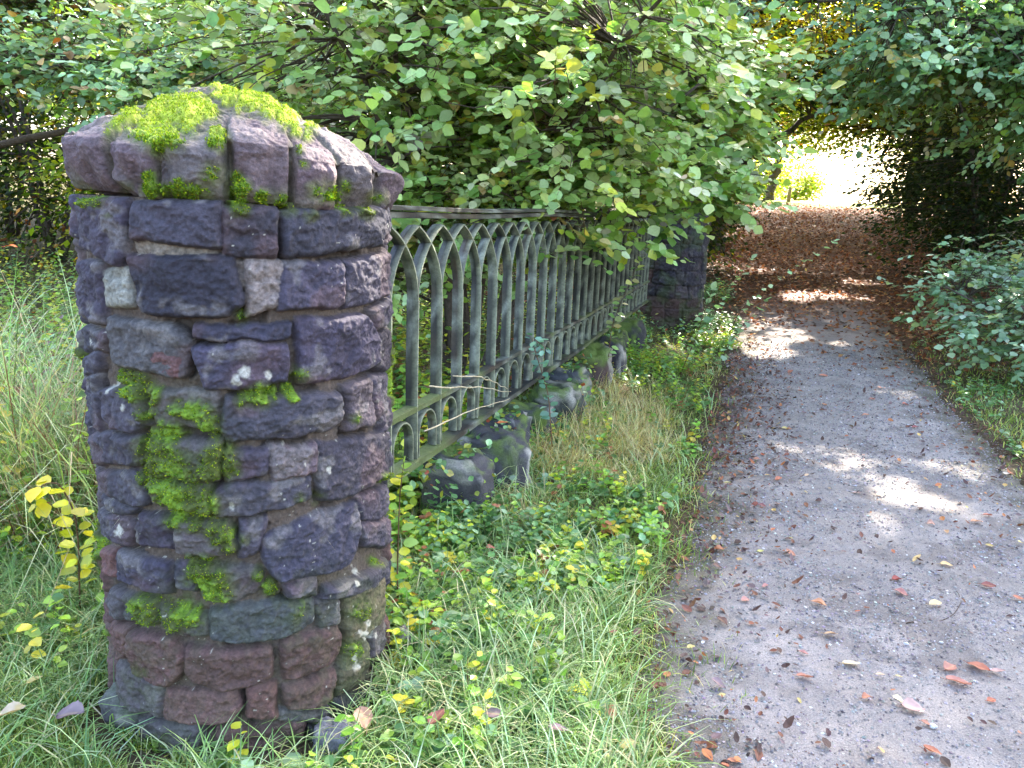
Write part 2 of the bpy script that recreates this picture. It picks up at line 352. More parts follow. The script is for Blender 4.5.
# ------------------------------------------------------------------ stone masonry (heightfield round a cylinder)
STONES = [  # corner pixels of each stone seen in the photo, tone key
 ('b',[(71,202),(123,199),(122,248),(116,265),(78,246)]),('b',[(130,202),(218,203),(217,248),(130,237)]),('m',[(130,240),(213,251),(213,255),(130,250)]),
 ('b',[(223,208),(279,211),(276,255),(222,254)]),('b',[(286,213),(391,207),(392,240),(340,252),(288,256)]),
 ('b',[(76,262),(95,264),(97,322),(74,314)]),('w',[(98,272),(121,268),(126,304),(99,306)]),('B',[(124,256),(232,259),(242,302),(224,318),(139,313),(129,288)]),
 ('m',[(235,262),(247,264),(246,285),(237,284)]),('w',[(249,261),(284,262),(279,307),(248,316)]),('B',[(285,262),(343,264),(344,304),(282,310)]),
 ('b',[(348,264),(393,250),(394,290),(350,308)]),('b',[(374,311),(392,297),(396,320),(377,329)]),
 ('b',[(80,326),(102,333),(102,352),(83,350)]),('b',[(83,357),(96,354),(93,372),(83,375)]),('g',[(103,319),(172,329),(187,345),(181,379),(111,363)]),
 ('r',[(148,353),(178,356),(180,379),(146,373)]),('B',[(192,329),(291,327),(291,338),(192,337)]),('B',[(192,350),(240,344),(287,347),(290,380),(262,388),(203,391)]),
 ('B',[(299,321),(367,317),(378,333),(379,364),(306,384),(300,354)]),('b',[(379,336),(398,329),(397,368),(381,370)]),
 ('b',[(82,377),(93,375),(95,430),(86,424)]),('b',[(96,393),(136,389),(144,424),(130,433),(99,422)]),('g',[(153,393),(215,394),(215,431),(151,422)]),
 ('b',[(225,401),(342,394),(344,419),(328,431),(226,443),(220,425)]),('p',[(348,386),(373,380),(376,424),(351,431)]),('b',[(374,379),(394,371),(395,401),(379,422)]),
 ('b',[(381,419),(396,408),(396,424),(385,433)]),('b',[(87,433),(109,435),(109,463),(90,463)]),('b',[(111,437),(135,440),(137,462),(131,467),(110,465)]),
 ('g',[(150,440),(219,443),(218,482),(150,474)]),('b',[(222,455),(270,453),(267,474),(228,484)]),('p',[(272,451),(318,448),(318,472),(276,481)]),
 ('b',[(321,446),(385,432),(385,474),(357,495),(323,502)]),('b',[(387,434),(396,433),(396,477),(387,479)]),
 ('b',[(93,469),(137,476),(144,500),(140,507),(99,492)]),('b',[(98,496),(134,510),(130,516),(99,505)]),('g',[(150,482),(209,487),(210,513),(152,502)]),
 ('b',[(213,495),(230,488),(313,480),(311,500),(290,510),(216,517)]),('b',[(358,497),(390,484),(390,513),(365,521)]),
 ('b',[(96,508),(121,518),(133,529),(126,548),(103,535)]),('b',[(138,516),(174,520),(174,551),(135,542)]),('g',[(176,521),(228,525),(235,551),(211,557),(176,553)]),
 ('b',[(241,525),(265,523),(260,553),(251,560),(239,560)]),('B',[(272,518),(328,513),(346,502),(360,506),(360,536),(349,566),(279,582),(264,560)]),
 ('b',[(364,525),(391,518),(391,543),(365,546)]),('r',[(101,550),(114,553),(115,575),(104,573)]),('B',[(117,553),(168,567),(168,595),(117,578)]),
 ('b',[(174,567),(192,570),(193,594),(174,591)]),('g',[(196,567),(240,570),(262,575),(258,592),(236,604),(200,598)]),('b',[(285,587),(315,578),(317,594),(287,598)]),
 ('b',[(328,588),(388,559),(388,578),(346,598),(324,598)]),('g',[(107,589),(118,595),(118,619),(110,617)]),('g',[(121,595),(154,605),(157,623),(138,623),(121,617)]),
 ('g',[(159,609),(206,619),(207,637),(174,637),(159,625)]),('t',[(210,616),(240,608),(315,601),(314,626),(290,638),(255,645),(211,641)]),
 ('g',[(317,602),(342,600),(342,625),(323,630)]),('l',[(348,598),(384,578),(383,616),(348,642)]),
 ('r',[(110,625),(127,628),(127,656),(114,659)]),('R',[(129,631),(168,638),(182,658),(180,675),(165,687),(130,673)]),
 ('R',[(184,650),(230,653),(270,652),(274,662),(272,682),(238,692),(205,691),(186,677)]),('R',[(284,645),(312,637),(340,628),(343,648),(335,663),(313,676),(287,683)]),
 ('l',[(346,647),(368,636),(370,660),(345,672)]),('g',[(372,622),(385,612),(384,650),(374,657)]),
 ('g',[(116,662),(157,688),(157,717),(133,713),(119,698)]),('r',[(162,692),(233,695),(240,710),(232,722),(197,727),(160,718)]),
 ('r',[(248,693),(277,688),(277,718),(248,717)]),('R',[(287,688),(310,683),(337,672),(335,698),(310,710),(288,708)]),('l',[(340,674),(370,660),(372,674),(340,699)]),
 ('d',[(337,705),(387,672),(386,697),(340,723)]),('g',[(280,713),(333,712),(332,721),(280,721)]),
 ('g',[(133,717),(197,728),(198,747),(183,757),(137,740)]),('r',[(217,733),(307,723),(303,747),(273,760),(220,757)]),('d',[(313,730),(340,723),(345,742),(312,757)]),('g',[(112,712),(129,722),(130,745),(110,738)])]
TONE = {'b': lin(98, 92, 106), 'B': lin(92, 88, 106), 'g': lin(122, 116, 116), 'w': lin(186, 176, 166), 'm': lin(158, 144, 132), 'p': lin(122, 106, 114),
        'r': lin(132, 104, 100), 'R': lin(124, 101, 98), 't': lin(100, 104, 108), 'l': lin(126, 118, 92), 'd': lin(84, 88, 88)}
def poly_sd(x, y, P):
    """signed distance, positive inside"""
    d = np.full(x.shape, 1e9); ins = np.zeros(x.shape, bool); n = len(P)
    for i in range(n):
        ax, ay = P[i]; bx, by = P[(i+1) % n]; ex, ey = bx-ax, by-ay; wx, wy = x-ax, y-ay
        t = np.clip((wx*ex+wy*ey)/(ex*ex+ey*ey+1e-12), 0, 1)
        d = np.minimum(d, (wx-ex*t)**2+(wy-ey*t)**2)
        c = ((ay > y) != (by > y)) & (x < (bx-ax)*(y-ay)/((by-ay)+1e-12)+ax); ins ^= c
    d = np.sqrt(d); d = np.where(ins, d, -d)
    P = np.asarray(P); A2 = np.sum(P[:, 0]*np.roll(P[:, 1], -1)-P[:, 1]*np.roll(P[:, 0], -1)); sg = 1 if A2 > 0 else -1; acc = 0
    for i in range(n):
        ax, ay = P[i]; bx, by = P[(i+1) % n]; ex, ey = bx-ax, by-ay; L = math.hypot(ex, ey)+1e-9
        if L < .004: continue
        acc = acc+np.exp(-np.clip(sg*(ex*(y-ay)-ey*(x-ax))/L, -.2, .2)/.0048)
    return np.minimum(d, -np.log(acc+1e-12)*.0048)
def masonry(c, Rr, top, stones_px, phi0, fine, z_lo, seed, extra_rows, skip_front, course=.105):
    """returns V grid, colours, radius etc"""
    r = R_(seed)
    polys = []
    for key, pp in stones_px:
        q = []
        for px, py in pp:
            d = ray(px, py); o = np.array([0, 0, EYE]); a = d[0]**2+d[1]**2
            dc = -c; b = 2*(d[0]*dc[0]+d[1]*dc[1]); cc = dc@dc-Rr**2; disc = b*b-4*a*cc
            if disc < 0:
                t = -b/(2*a)
            else: t = (-b-math.sqrt(disc))/(2*a)
            p = o+d*t; ph = math.atan2(p[1]-c[1], p[0]-c[0])-phi0; ph = (ph+math.pi) % (2*math.pi)-math.pi
            if disc < 0: ph = math.copysign(1.37+.1*min(1, -disc*3e-6), ph)
            q.append((ph*Rr, p[2]))
        polys.append((key, q))
    z = z_lo; lim = math.pi
    while z < top-.03:
        h = min(course*(.75+.6*r.random()), top-z); h = top-z if top-z-h < .05 else h
        s = -lim*Rr+.05*r.random()
        while s < lim*Rr-.06:
            L = .09+.17*r.random(); m = .006
            if abs(s+L/2)/Rr > skip_front:
                key = ('b' if z > .36 else 'R') if r.random() < .7 else r.choice(list('gpBr'))
                j = r.normal(0, .006, (4, 2))
                a, b = s+m, min(s+L-m, lim*Rr-.01)
                if skip_front > 0:
                    if s < 0: b = min(b, -skip_front*Rr-.004)
                    else: a = max(a, skip_front*Rr+.004)
                if b-a > .03: polys.append((key, [(a+j[0,0], z+m+j[0,1]), (b+j[1,0], z+m+j[1,1]), (b+j[2,0], z+h-m+j[2,1]), (a+j[3,0], z+h-m+j[3,1])]))
            s += L
        z += h
    if fine: ph = np.concatenate([np.arange(-math.pi, -1.75, .028), np.arange(-1.75, 1.75, .0066), np.arange(1.75, math.pi-.01, .028)]); zs = np.linspace(z_lo, top, int((top-z_lo)/.0027))
    else: ph = np.linspace(-math.pi, math.pi, 300, endpoint=False); zs = np.linspace(z_lo, top, 200)
    Z, PH = np.meshgrid(zs, ph, indexing='ij'); S = PH*Rr
    wx = .020*(fbm(S*18, Z*18, 0, seed+1, 4)-.5); wy = .020*(fbm(S*18, Z*18, 5., seed+2, 4)-.5)
    X3 = np.cos(PH+phi0)*Rr; Y3 = np.sin(PH+phi0)*Rr
    ncoarse = fbm(X3*9, Y3*9, Z*9, seed+3); nmid = fbm(X3*34, Y3*34, Z*34, seed+4); nfine = noise(X3*160, Y3*160, Z*160, seed+5)
    H = -.027+.030*(ncoarse-.5)+.014*(nmid-.5)+.004*nfine
    nf2 = noise(X3*85, Y3*85, Z*85, seed+6)
    H = H-.024*sm(.52, .62, ncoarse)
    top_c = lin(132, 114, 102)*.40
    Ccol = (top_c*(.7+.6*nmid[..., None]))*(1-.45*sm(.5, .62, ncoarse)[..., None])  # deeper mortar pockets coloured darker, crevice shade painted in
    best = np.full(S.shape, -1e9)
    for i, (key, q) in enumerate(polys):
        q = np.array(q); lo = q.min(0)-.02; hi = q.max(0)+.02
        a0, a1 = np.searchsorted(zs, lo[1]), np.searchsorted(zs, hi[1]); b0, b1 = np.searchsorted(ph*Rr, lo[0]), np.searchsorted(ph*Rr, hi[0])
        if a1 <= a0 or b1 <= b0: continue
        sl = (slice(a0, a1), slice(b0, b1)); s_, z_ = S[sl]+wx[sl], Z[sl]+wy[sl]
        d = poly_sd(s_, z_, q)+.0098
        size = (hi-lo-.04); w = min(.017, .28*size.min()+.004)
        e = np.clip(d/w, 0, 1); prof = np.sqrt(np.clip(1-(1-e)**2, 0, 1))
        lift = {'m': -.018, 'w': -.004}.get(key, 0)+r.normal(0, .004)
        cs, cz = (lo+hi)/2; tilt = r.normal(0, .05, 2)
        sd = seed+100+i*7
        fq = fbm(s_*11+i, z_*17, 0, sd, 3); face = .020*(fq-.5)-.030*np.abs(fbm(s_*15, z_*22, i, sd+1, 4)-.5)+.006
        h = -.036+prof*(.036+lift+face+tilt[0]*(s_-cs)*.5+tilt[1]*(z_-cz))+.012*(nmid[sl]-.5)*prof+.0042*(nfine[sl]-.5)+.004*(nf2[sl]-.5)
        m = (d > 0) & (h > H[sl]-.004)
        H[sl] = np.where(m, np.maximum(h, H[sl]), H[sl])
        base = TONE[key]*.92*(np.array([.42, .405, .425]) if key in 'bBdg' else np.array([.54, .46, .45]) if key in 'rR' else .5)*(1+r.normal(0, .12))*(1+r.normal(0, .03, 3))
        nn = fbm(s_*11+i*3, z_*11, 2, sd+2, 3)[..., None]
        cc = base*(.75+.5*nn)
        if key in 'bBpg':
            li = (sm(.60, .72, fbm(s_*16, z_*16, i, sd+3, 3))*.5)[..., None]; cc = cc*(1-li)+lin(150, 142, 138)*.6*li
            rd = (sm(.60, .75, fbm(s_*8, z_*8, i, sd+4, 2))*.45)[..., None]; cc = cc*(1-rd)+lin(124, 96, 98)*.5*rd
        ed = (sm(.35, 0, e)*.35)[..., None]; cc = cc*(1-ed)+lin(140, 126, 116)*.5*ed
        cc = cc*(.55+.9*(.5*nfine[sl]+.5*nf2[sl]))[..., None]
        mm = m[..., None]; Ccol[sl] = np.where(mm, cc, Ccol[sl])
    return ph, zs, PH, Z, H, Ccol
def splat(x, y, blobs):
    w = np.zeros(x.shape)
    for bx, by, rr, st in blobs:
        rr = rr*1.08
        d2 = ((x-bx)**2+(y-by)**2)/(rr*rr); w = np.maximum(w, st*np.exp(-d2*.9))
    return w
MOSS_SH = [(118,378,9,.9),(128,384,12,.95),(138,392,11,.9),(152,398,8,1.2),(146,412,9,.8),(176,408,9,1.0),(190,411,10,1.1),(205,420,13,1.0),(212,432,10,.9),(165,437,14,1.05),(150,446,13,1.1),
 (158,460,17,1.25),(150,475,13,1.2),(175,462,15,1.1),(219,461,16,1.35),(208,470,11,1.1),(190,478,13,.9),(166,492,14,1.1),(185,498,15,1.15),(203,505,14,1.2),(178,513,12,1.0),(196,520,10,.9),
 (222,536,11,1.1),(229,547,9,1.1),(212,528,9,.9),(190,562,7,1.1),(200,575,14,1.1),(213,585,13,1.25),(205,560,9,.8),(222,596,11,.8),(270,591,8,1.1),(258,576,7,.7),(243,541,6,.7),
 (148,612,12,1.05),(138,603,9,.8),(176,617,13,.95),(192,620,10,.85),(162,606,8,.7),(300,609,12,.55),(262,395,10,1.2),(252,397,9,1.1),(272,394,8,1.0),(293,393,7,1.3),(244,400,8,.8),
 (386,477,5,1.1),(380,562,6,.7),(290,206,9,.8),(240,208,9,1.0),(235,200,8,1.1),(345,206,9,.6),(85,201,6,.7),(96,200,7,.8),(110,215,4,.6),(310,216,8,.6),(365,211,9,.7),
 (240,318,9,.55),(300,500,8,.4),(356,418,6,.5),(300,376,9,.6),(360,612,12,.6),(352,650,12,.55),(320,500,8,.45),(330,700,9,.4),(157,745,10,.6),(300,745,14,.45),(140,672,9,.35)]
STAIN_SH = [(300,615,40,.55),(365,605,26,.75),(185,612,40,.6),(150,660,40,.35),(360,680,40,.6),(140,690,30,.5),(180,480,50,.4),(215,580,34,.5),(180,420,40,.35),(310,750,50,.5),(200,745,50,.3),(240,630,30,.3)]
LICH = [(122,408,3.2),(106,386,4.5),(330,470,4),(141,451,3.5),(118,531,5),(236,377,5),(268,376,5),(243,370,7),(362,573,3),(356,582,2.5),(363,636,5),(370,630,6),(356,660,5),(232,505,3),(375,402,3.5)]
BR = [lin(150,175,40), lin(120,150,36), lin(172,184,50)]
def moss_col(n, r, bright=.5):
    pal = [(2, lin(96, 128, 36)), (2, lin(128, 156, 44)), (2*bright, lin(166, 178, 46)), (.6, lin(110, 104, 44)), (1, lin(70, 98, 36))]
    return pick(pal, n, r, .16)
def fuzz(mb, P, Nn, n, r, L, bright):
    """n little moss shoots over surface points P with weights already applied"""
    k = r.integers(0, len(P), n); p = P[k]+r.normal(0, .0016, (n, 3)); N = Nn[k]
    D = nrm(N+r.normal(0, .55, (n, 3))+np.array([0, 0, .35])); Q = r.normal(size=(n, 3))
    leaves(mb, p-D*.002, D, Q, L*(.5+.9*r.random(n)), moss_col(n, r, bright), TS, r.normal(0, .2, n), 1.6)
def build_pillar():
    phi0 = math.atan2(-PC[1], -PC[0]); top = 1.485
    root = empty('stone_pillar', (PC[0], PC[1], 0), 'round rubble stone gate pillar with mossy domed cap, nearest the camera', 'pillar', 'round stone pillars at the ends of the railing')
    ph, zs, PH, Z, H, Cc = masonry(PC, PR, top, STONES, phi0, True, -.06, 11, None, 1.40)
    rad = PR-.002+H
    # moss and lichen where the photo has them (front only)
    X0 = PC[0]+np.cos(PH+phi0)*PR; Y0 = PC[1]+np.sin(PH+phi0)*PR; px, py = proj(X0, Y0, Z); front = sm(1.45, 1.30, np.abs(PH))
    nz = fbm(PH*PR*38, Z*38, 0, 77, 4)
    mw = splat(px, py, MOSS_SH)*front*(.25+1.7*nz)*(.7+.6*noise(PH*PR*120, Z*120, 0, 83)); back = sm(.60, .72, fbm(PH*PR*9, Z*9, 3, 78))*(1-front)
    mw = np.maximum(mw, back); sn = (sm(.10, .42, mw)*.6)[..., None]; Cc = Cc*(1-sn)+lin(82, 88, 44)*.75*sn; mw = sm(.38, .78, mw)
    st = splat(px, py, STAIN_SH)*front*sm(.3, .6, nz)
    st = st[..., None]*.8; Cc = Cc*(1-st)+lin(90, 98, 60)*.6*st
    lw = np.zeros(px.shape)
    for a, b, c_ in LICH: lw = np.maximum(lw, front*.55*sm(1.3, .7, np.hypot((px-a)*1.2, py-b)/c_*.9+3.2*(nz-.45)))
    speck = (noise(PH*PR*110, Z*110, 0, 79) > .95)*(noise(PH*PR*9, Z*9, 0, 80) > .55)*.5
    lw = np.maximum(lw, speck)[..., None]; Cc = Cc*(1-lw)+lin(206, 202, 186)*lw
    clump = fbm(PH*PR*80, Z*80, 0, 81, 3)
    rad = rad+mw*(.004+.017*clump)
    oli = sm(.4, .62, fbm(PH*PR*16, Z*16, 0, 86))[..., None]; mc = (lin(112, 142, 40)*(1-oli)+lin(82, 92, 38)*oli)*(.35+.9*clump[..., None]); m3 = mw[..., None]; Cc = Cc*(1-m3)+mc*m3
    X = PC[0]+np.cos(PH+phi0)*rad; Y = PC[1]+np.sin(PH+phi0)*rad
    V = np.stack([X, Y, Z], -1); n, k = Z.shape; i = np.arange(n-1)[:, None]*k; j = np.arange(k)[None]; j2 = (j+1) % k
    F = np.stack([i+j, i+j2, i+k+j2, i+k+j], -1).reshape(-1, 4)
    mb = MB(); mb.add(V, F, Cc.reshape(-1, 3)); mb.build('shaft', M_STONE, root)
    r = R_(12); NN = np.stack([np.cos(PH+phi0), np.sin(PH+phi0), 0*PH], -1)
    wgt = (mw*np.gradient(ph)[None]).ravel(); wgt /= wgt.sum(); sel = r.choice(len(wgt), 14000, p=wgt)
    mo = MB(); fuzz(mo, V.reshape(-1, 3)[sel], NN.reshape(-1, 3)[sel], 44000, r, .0058, 1.1)
    # ------------- coping
    q0, q1, q2 = 1.0, 0, 0
    u = np.linspace(0, 1, 330); ph = np.concatenate([np.arange(-math.pi, -1.9, .02), np.arange(-1.9, 1.9, .0066), np.arange(1.9, math.pi-.01, .02)])
    # profile: s in 0..1 apex->rim, then face down
    prof = np.array([(0, 1.775), (.05, 1.772), (.14, 1.742), (.25, 1.696), (.35, 1.650), (.412, 1.618), (.436, 1.603), (.443, 1.582), (.438, 1.555), (.432, 1.525), (.426, 1.500), (.414, 1.482), (.36, 1.476), (.30, 1.476)])
    L = np.concatenate([[0], np.cumsum(np.linalg.norm(np.diff(prof, axis=0), axis=1))]); L /= L[-1]
    U, PH = np.meshgrid(u, ph, indexing='ij'); rr = np.interp(U, L, prof[:, 0]); zz = np.interp(U, L, prof[:, 1])
    us = lambda rad_: np.interp(rad_, prof[:8, 0], L[:8])
    # stone joints: measured at the rim
    def phi_px(px_, py_):
        d = ray(px_, py_); a = d[0]**2+d[1]**2; dc = -PC; b = 2*(d[:2]@dc); cc = dc@dc-.45**2; disc = max(b*b-4*a*cc, 0); t = (-b-math.sqrt(disc))/(2*a)
        p = d*t; return ((math.atan2(p[1]-PC[1], p[0]-PC[0])-phi0)+math.pi) % (2*math.pi)-math.pi
    J = [phi_px(x, y) for x, y in [(93,165),(150,170),(222,180),(300,178),(350,180),(393,185)]]
    e = J[-1]
    J = J+[e+.5, e+.95, e+1.4, e+1.9, 2*math.pi+J[0]-.55]
    J = np.array(J)
    P2 = np.where(PH < J[0], PH+2*math.pi, PH); idx = np.clip(np.searchsorted(J, P2.ravel(), side='right').reshape(P2.shape)-1, 0, len(J)-1)
    Jn = np.append(J, J[0]+2*math.pi); Jw = P2+.10*(fbm(rr*14, PH*4, 0, 90, 3)-.5)
    dj = np.min(np.abs(Jw[..., None]-Jn[None, None]), -1)*np.maximum(rr, .05)
    r = R_(14); nS = len(J); rs = np.clip(r.normal(0, .012, nS), -.02, .02); zsft = r.normal(0, .008, nS); und = .6+.8*r.random(nS); ch = r.normal(0, .35, nS)
    face = sm(us(.405), us(.441), U)
    X3, Y3 = np.cos(PH)*rr, np.sin(PH)*rr
    n1 = fbm(X3*8, Y3*8, zz*8, 91); n2 = fbm(X3*26, Y3*26, zz*26, 92); n3 = noise(X3*150, Y3*150, zz*150, 93)
    fac = np.abs(fbm(X3*11, Y3*11, zz*7, 94, 2)-.5)*2
    jd = sm(.013, .0, dj)*sm(.16, .42, rr)
    mid = .5*(Jn[idx]+Jn[idx+1]); lx = (P2-mid)
    dr = face*(rs[idx]*.8+.06*(n1-.5)-.055*fac+.012)+face*ch[idx]*lx*.04-.014*face*sm(.6, .97, np.abs(lx)/(.5*(Jn[idx+1]-Jn[idx])))
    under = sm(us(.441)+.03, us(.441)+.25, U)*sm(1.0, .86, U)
    dr = dr-under*.028*und[idx]-.026*jd*face+.016*(n2-.5)*face+.004*(n3-.5)
    dz = zsft[idx]*sm(.1, .35, rr)*(1-under)+(1-face)*(.050*(n1-.5)-.034*fac+.018*(n2-.5)+.003*(n3-.5))-.012*jd*(1-face)
    # a second ring of joints near the crown
    ring = sm(.020, 0, np.abs(rr-.235-.05*(n1-.5)-.02*np.sin(PH*5)))*(1-face)*sm(.35, .55, fbm(PH*3, 1., 0, 95)); dz = dz-.018*ring
    R2 = rr*1.0+dr; lop = .025*np.cos(PH+phi0-math.pi)*np.minimum(rr/.45, 1)*(1-sm(.8, 1, U)*.6)
    Z2 = zz+dz+lop
    R2 = R2*.975; X = PC[0]+.008+np.cos(PH+phi0)*R2; Y = PC[1]+np.sin(PH+phi0)*R2
    px, py = proj(X, Y, Z2); fr = sm(2.2, 1.7, np.abs(PH)+.0*U); fr = np.maximum(fr, sm(.30, .2, rr)*(Z2 > 1.7))
    capc = np.array([TONE['p'], TONE['g'], lin(128, 112, 116), lin(122, 104, 112), lin(120, 112, 112), TONE['p'], TONE['r'], TONE['g'], TONE['p'], TONE['g'], TONE['p'], TONE['g']])[idx % 12]
    c = capc*np.array([.50, .46, .47])*(.7+.6*n1[..., None])*(.6+.8*n2[..., None])*(.75+.5*n3[..., None])
    pale = ((1-face*.85)*sm(.40, .6, n2)*.6)[..., None]; c = c*(1-pale)+lin(166, 150, 144)*.62*pale
    CAPM = [(168,116,22,1.3),(150,128,18,1.25),(188,112,20,1.2),(132,120,15,.95),(165,138,15,1.2),(158,150,8,1.1),(118,126,10,.7),(205,110,14,1.0),(218,138,9,1.25),(214,142,7,1.2),(110,131,9,.6),(227,94,12,1.2),(222,92,14,.9),(252,101,14,1.1),(270,110,11,1.1),(288,118,11,1.3),(296,130,8,1.0),(310,128,9,.8),(265,98,9,.9),(308,136,7,.7),(240,108,10,.55),
            (238,190,11,1.25),(236,178,7,1.1),(242,204,8,1.2),(150,178,7,1.0),(152,190,9,1.1),(165,192,8,.9),(180,191,10,1.05),(195,193,9,.9),(205,195,8,.7),(212,175,14,.5),(330,192,13,.75),(315,190,9,.7),(345,187,8,.7),(378,198,10,.6),(300,150,6,.5),(304,165,6,.5),(220,150,5,.6),(262,198,9,.8),(280,202,9,.7),(92,196,8,.7),(125,190,8,.5)]
    nz = fbm(X*36, Y*36, Z2*36, 96, 4); mw = splat(px, py, CAPM)*(.15+1.65*nz)*(.75+.5*noise(X*110, Y*110, Z2*110, 84))
    backm = sm(.52, .66, fbm(X*7, Y*7, 0, 97))*(1-face)*.9
    vis = sm(1.9, 1.5, np.abs(PH)); mw = np.maximum(mw*np.maximum(vis, (rr < .3)), backm*(1-vis)); sn = (sm(.08, .42, mw)*.55)[..., None]; c = c*(1-sn)+lin(104, 106, 56)*.75*sn; mw = sm(.40, .82, mw)
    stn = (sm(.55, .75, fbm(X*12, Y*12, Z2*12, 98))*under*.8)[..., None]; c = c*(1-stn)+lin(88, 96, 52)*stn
    jc = (jd*.5)[..., None]; c = c*(1-jc)+lin(92, 92, 60)*jc
    clump = fbm(X*75, Y*75, Z2*75, 99, 3); thick = mw*(.001+.014*clump)*np.where(Z2 > 1.6, 1.15, .8)
    nx = np.cos(PH+phi0); ny = np.sin(PH+phi0); up = 1-face*.85
    V = np.stack([X+nx*thick*(1-up), Y+ny*thick*(1-up), Z2+thick*up], -1)
    hi = sm(1.6, 1.68, Z2)[..., None]; mc = (lin(100, 126, 34)*(1-hi)+lin(150, 162, 44)*hi)*(.6+.8*clump[..., None])
    m3 = mw[..., None]; c = c*(1-m3)+mc*m3
    n, k = Z2.shape; i = np.arange(n-1)[:, None]*k; j = np.arange(k)[None]; j2 = (j+1) % k
    F = np.stack([i+j, i+j2, i+k+j2, i+k+j], -1).reshape(-1, 4)[:, ::-1]
    mb = MB(); mb.add(V, F, c.reshape(-1, 3)); mb.build('coping', M_STONE, root)
    NN = np.stack([nx*(1-up), ny*(1-up), up], -1); area = (mw*np.gradient(ph)[None]*np.maximum(rr, .02)).ravel(); area /= area.sum()
    sel = r.choice(len(area), 16000, p=area); hz = V.reshape(-1, 3)[sel]; nn = NN.reshape(-1, 3)[sel]; h_ = hz[:, 2] > 1.62
    fuzz(mo, hz[h_], nn[h_], 44000, r, .0044, 2.2); fuzz(mo, hz[~h_], nn[~h_], 10000, r, .007, .6)
    mo.build('moss', M_MOSS, root, smooth=False)
build_pillar()
def build_pier():
    root = empty('stone_pillar', (PIER[0], PIER[1], 0), 'dark rubble stone pillar at the far end of the railing, behind hanging leaves', 'pillar', 'round stone pillars at the ends of the railing')
    phi0 = math.atan2(-PIER[1], -PIER[0]); ph, zs, PH, Z, H, Cc = masonry(PIER, .37, 1.72, [], phi0, False, -.1, 55, None, -1, .13)
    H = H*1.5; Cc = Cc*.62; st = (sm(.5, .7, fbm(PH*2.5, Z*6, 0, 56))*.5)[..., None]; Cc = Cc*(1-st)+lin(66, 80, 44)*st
    V = np.stack([PIER[0]+np.cos(PH+phi0)*(.375+H), PIER[1]+np.sin(PH+phi0)*(.375+H), Z], -1)
    n, k = Z.shape; i = np.arange(n-1)[:, None]*k; j = np.arange(k)[None]; j2 = (j+1) % k
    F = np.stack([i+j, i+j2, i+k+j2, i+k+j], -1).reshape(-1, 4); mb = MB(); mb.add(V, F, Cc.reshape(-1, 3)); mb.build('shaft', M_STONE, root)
    a = np.linspace(0, 2*np.pi, 120, endpoint=False); pr = [(0, 1.98), (.2, 1.92), (.37, 1.83), (.41, 1.80), (.40, 1.74), (.37, 1.72), (.3, 1.72)]
    pr = np.array(pr); uu = np.linspace(0, 6, 60); rr = np.interp(uu, range(7), pr[:, 0]); zz = np.interp(uu, range(7), pr[:, 1])
    A_, RR = np.meshgrid(a, rr); _, ZZ = np.meshgrid(a, zz); nz = fbm(np.cos(A_)*RR*9, np.sin(A_)*RR*9, ZZ*9, 57)
    RR2 = RR+.05*(nz-.5)*(RR > .1); V = np.stack([PIER[0]+np.cos(A_)*RR2, PIER[1]+np.sin(A_)*RR2, ZZ+.05*(nz-.5)], -1)
    n, k = RR.shape; i = np.arange(n-1)[:, None]*k; j = np.arange(k)[None]; j2 = (j+1) % k
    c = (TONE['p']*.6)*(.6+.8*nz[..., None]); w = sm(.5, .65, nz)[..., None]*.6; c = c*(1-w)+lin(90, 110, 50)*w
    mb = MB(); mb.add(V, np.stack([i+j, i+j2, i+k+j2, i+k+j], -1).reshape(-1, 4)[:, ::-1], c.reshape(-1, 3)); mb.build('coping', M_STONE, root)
build_pier()

# ------------------------------------------------------------------ iron railing
ZB, ZM, ZS, ZC, ZA, ZT = .445, .675, 1.12, 1.27, 1.405, 1.475
SP = .235
def fp(s, z, off=0.):
    """point on the fence: s along, z up, off towards the path"""
    return np.array([F0[0]+FD[0]*s+FN[0]*off, F0[1]+FD[1]*s+FN[1]*off, z])
def iron_col(n_v, V, seed, edge=None):
    nz = fbm(V[:, 0]*9, V[:, 1]*9, V[:, 2]*9, seed); nz = .6*nz+.4*fbm(V[:, 0]*25, V[:, 1]*25, V[:, 2]*8, seed+7); g = sm(.42, .58, nz)[:, None]; n2 = fbm(V[:, 0]*40, V[:, 1]*40, V[:, 2]*40, seed+1)
    p = sm(.54, .66, n2)[:, None]*.8
    c = lin(62, 64, 70)*.22*(1-g)+lin(92, 95, 84)*.34*g; rs_ = (sm(.56, .7, fbm(V[:, 0]*14, V[:, 1]*14, V[:, 2]*5, seed+3))*.5)[:, None]; c = c*(1-rs_)+lin(104, 78, 60)*.5*rs_; c = c*(1-p)+lin(168, 174, 162)*.5*p
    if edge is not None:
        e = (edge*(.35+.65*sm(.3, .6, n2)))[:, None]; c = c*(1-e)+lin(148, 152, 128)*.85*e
    return c
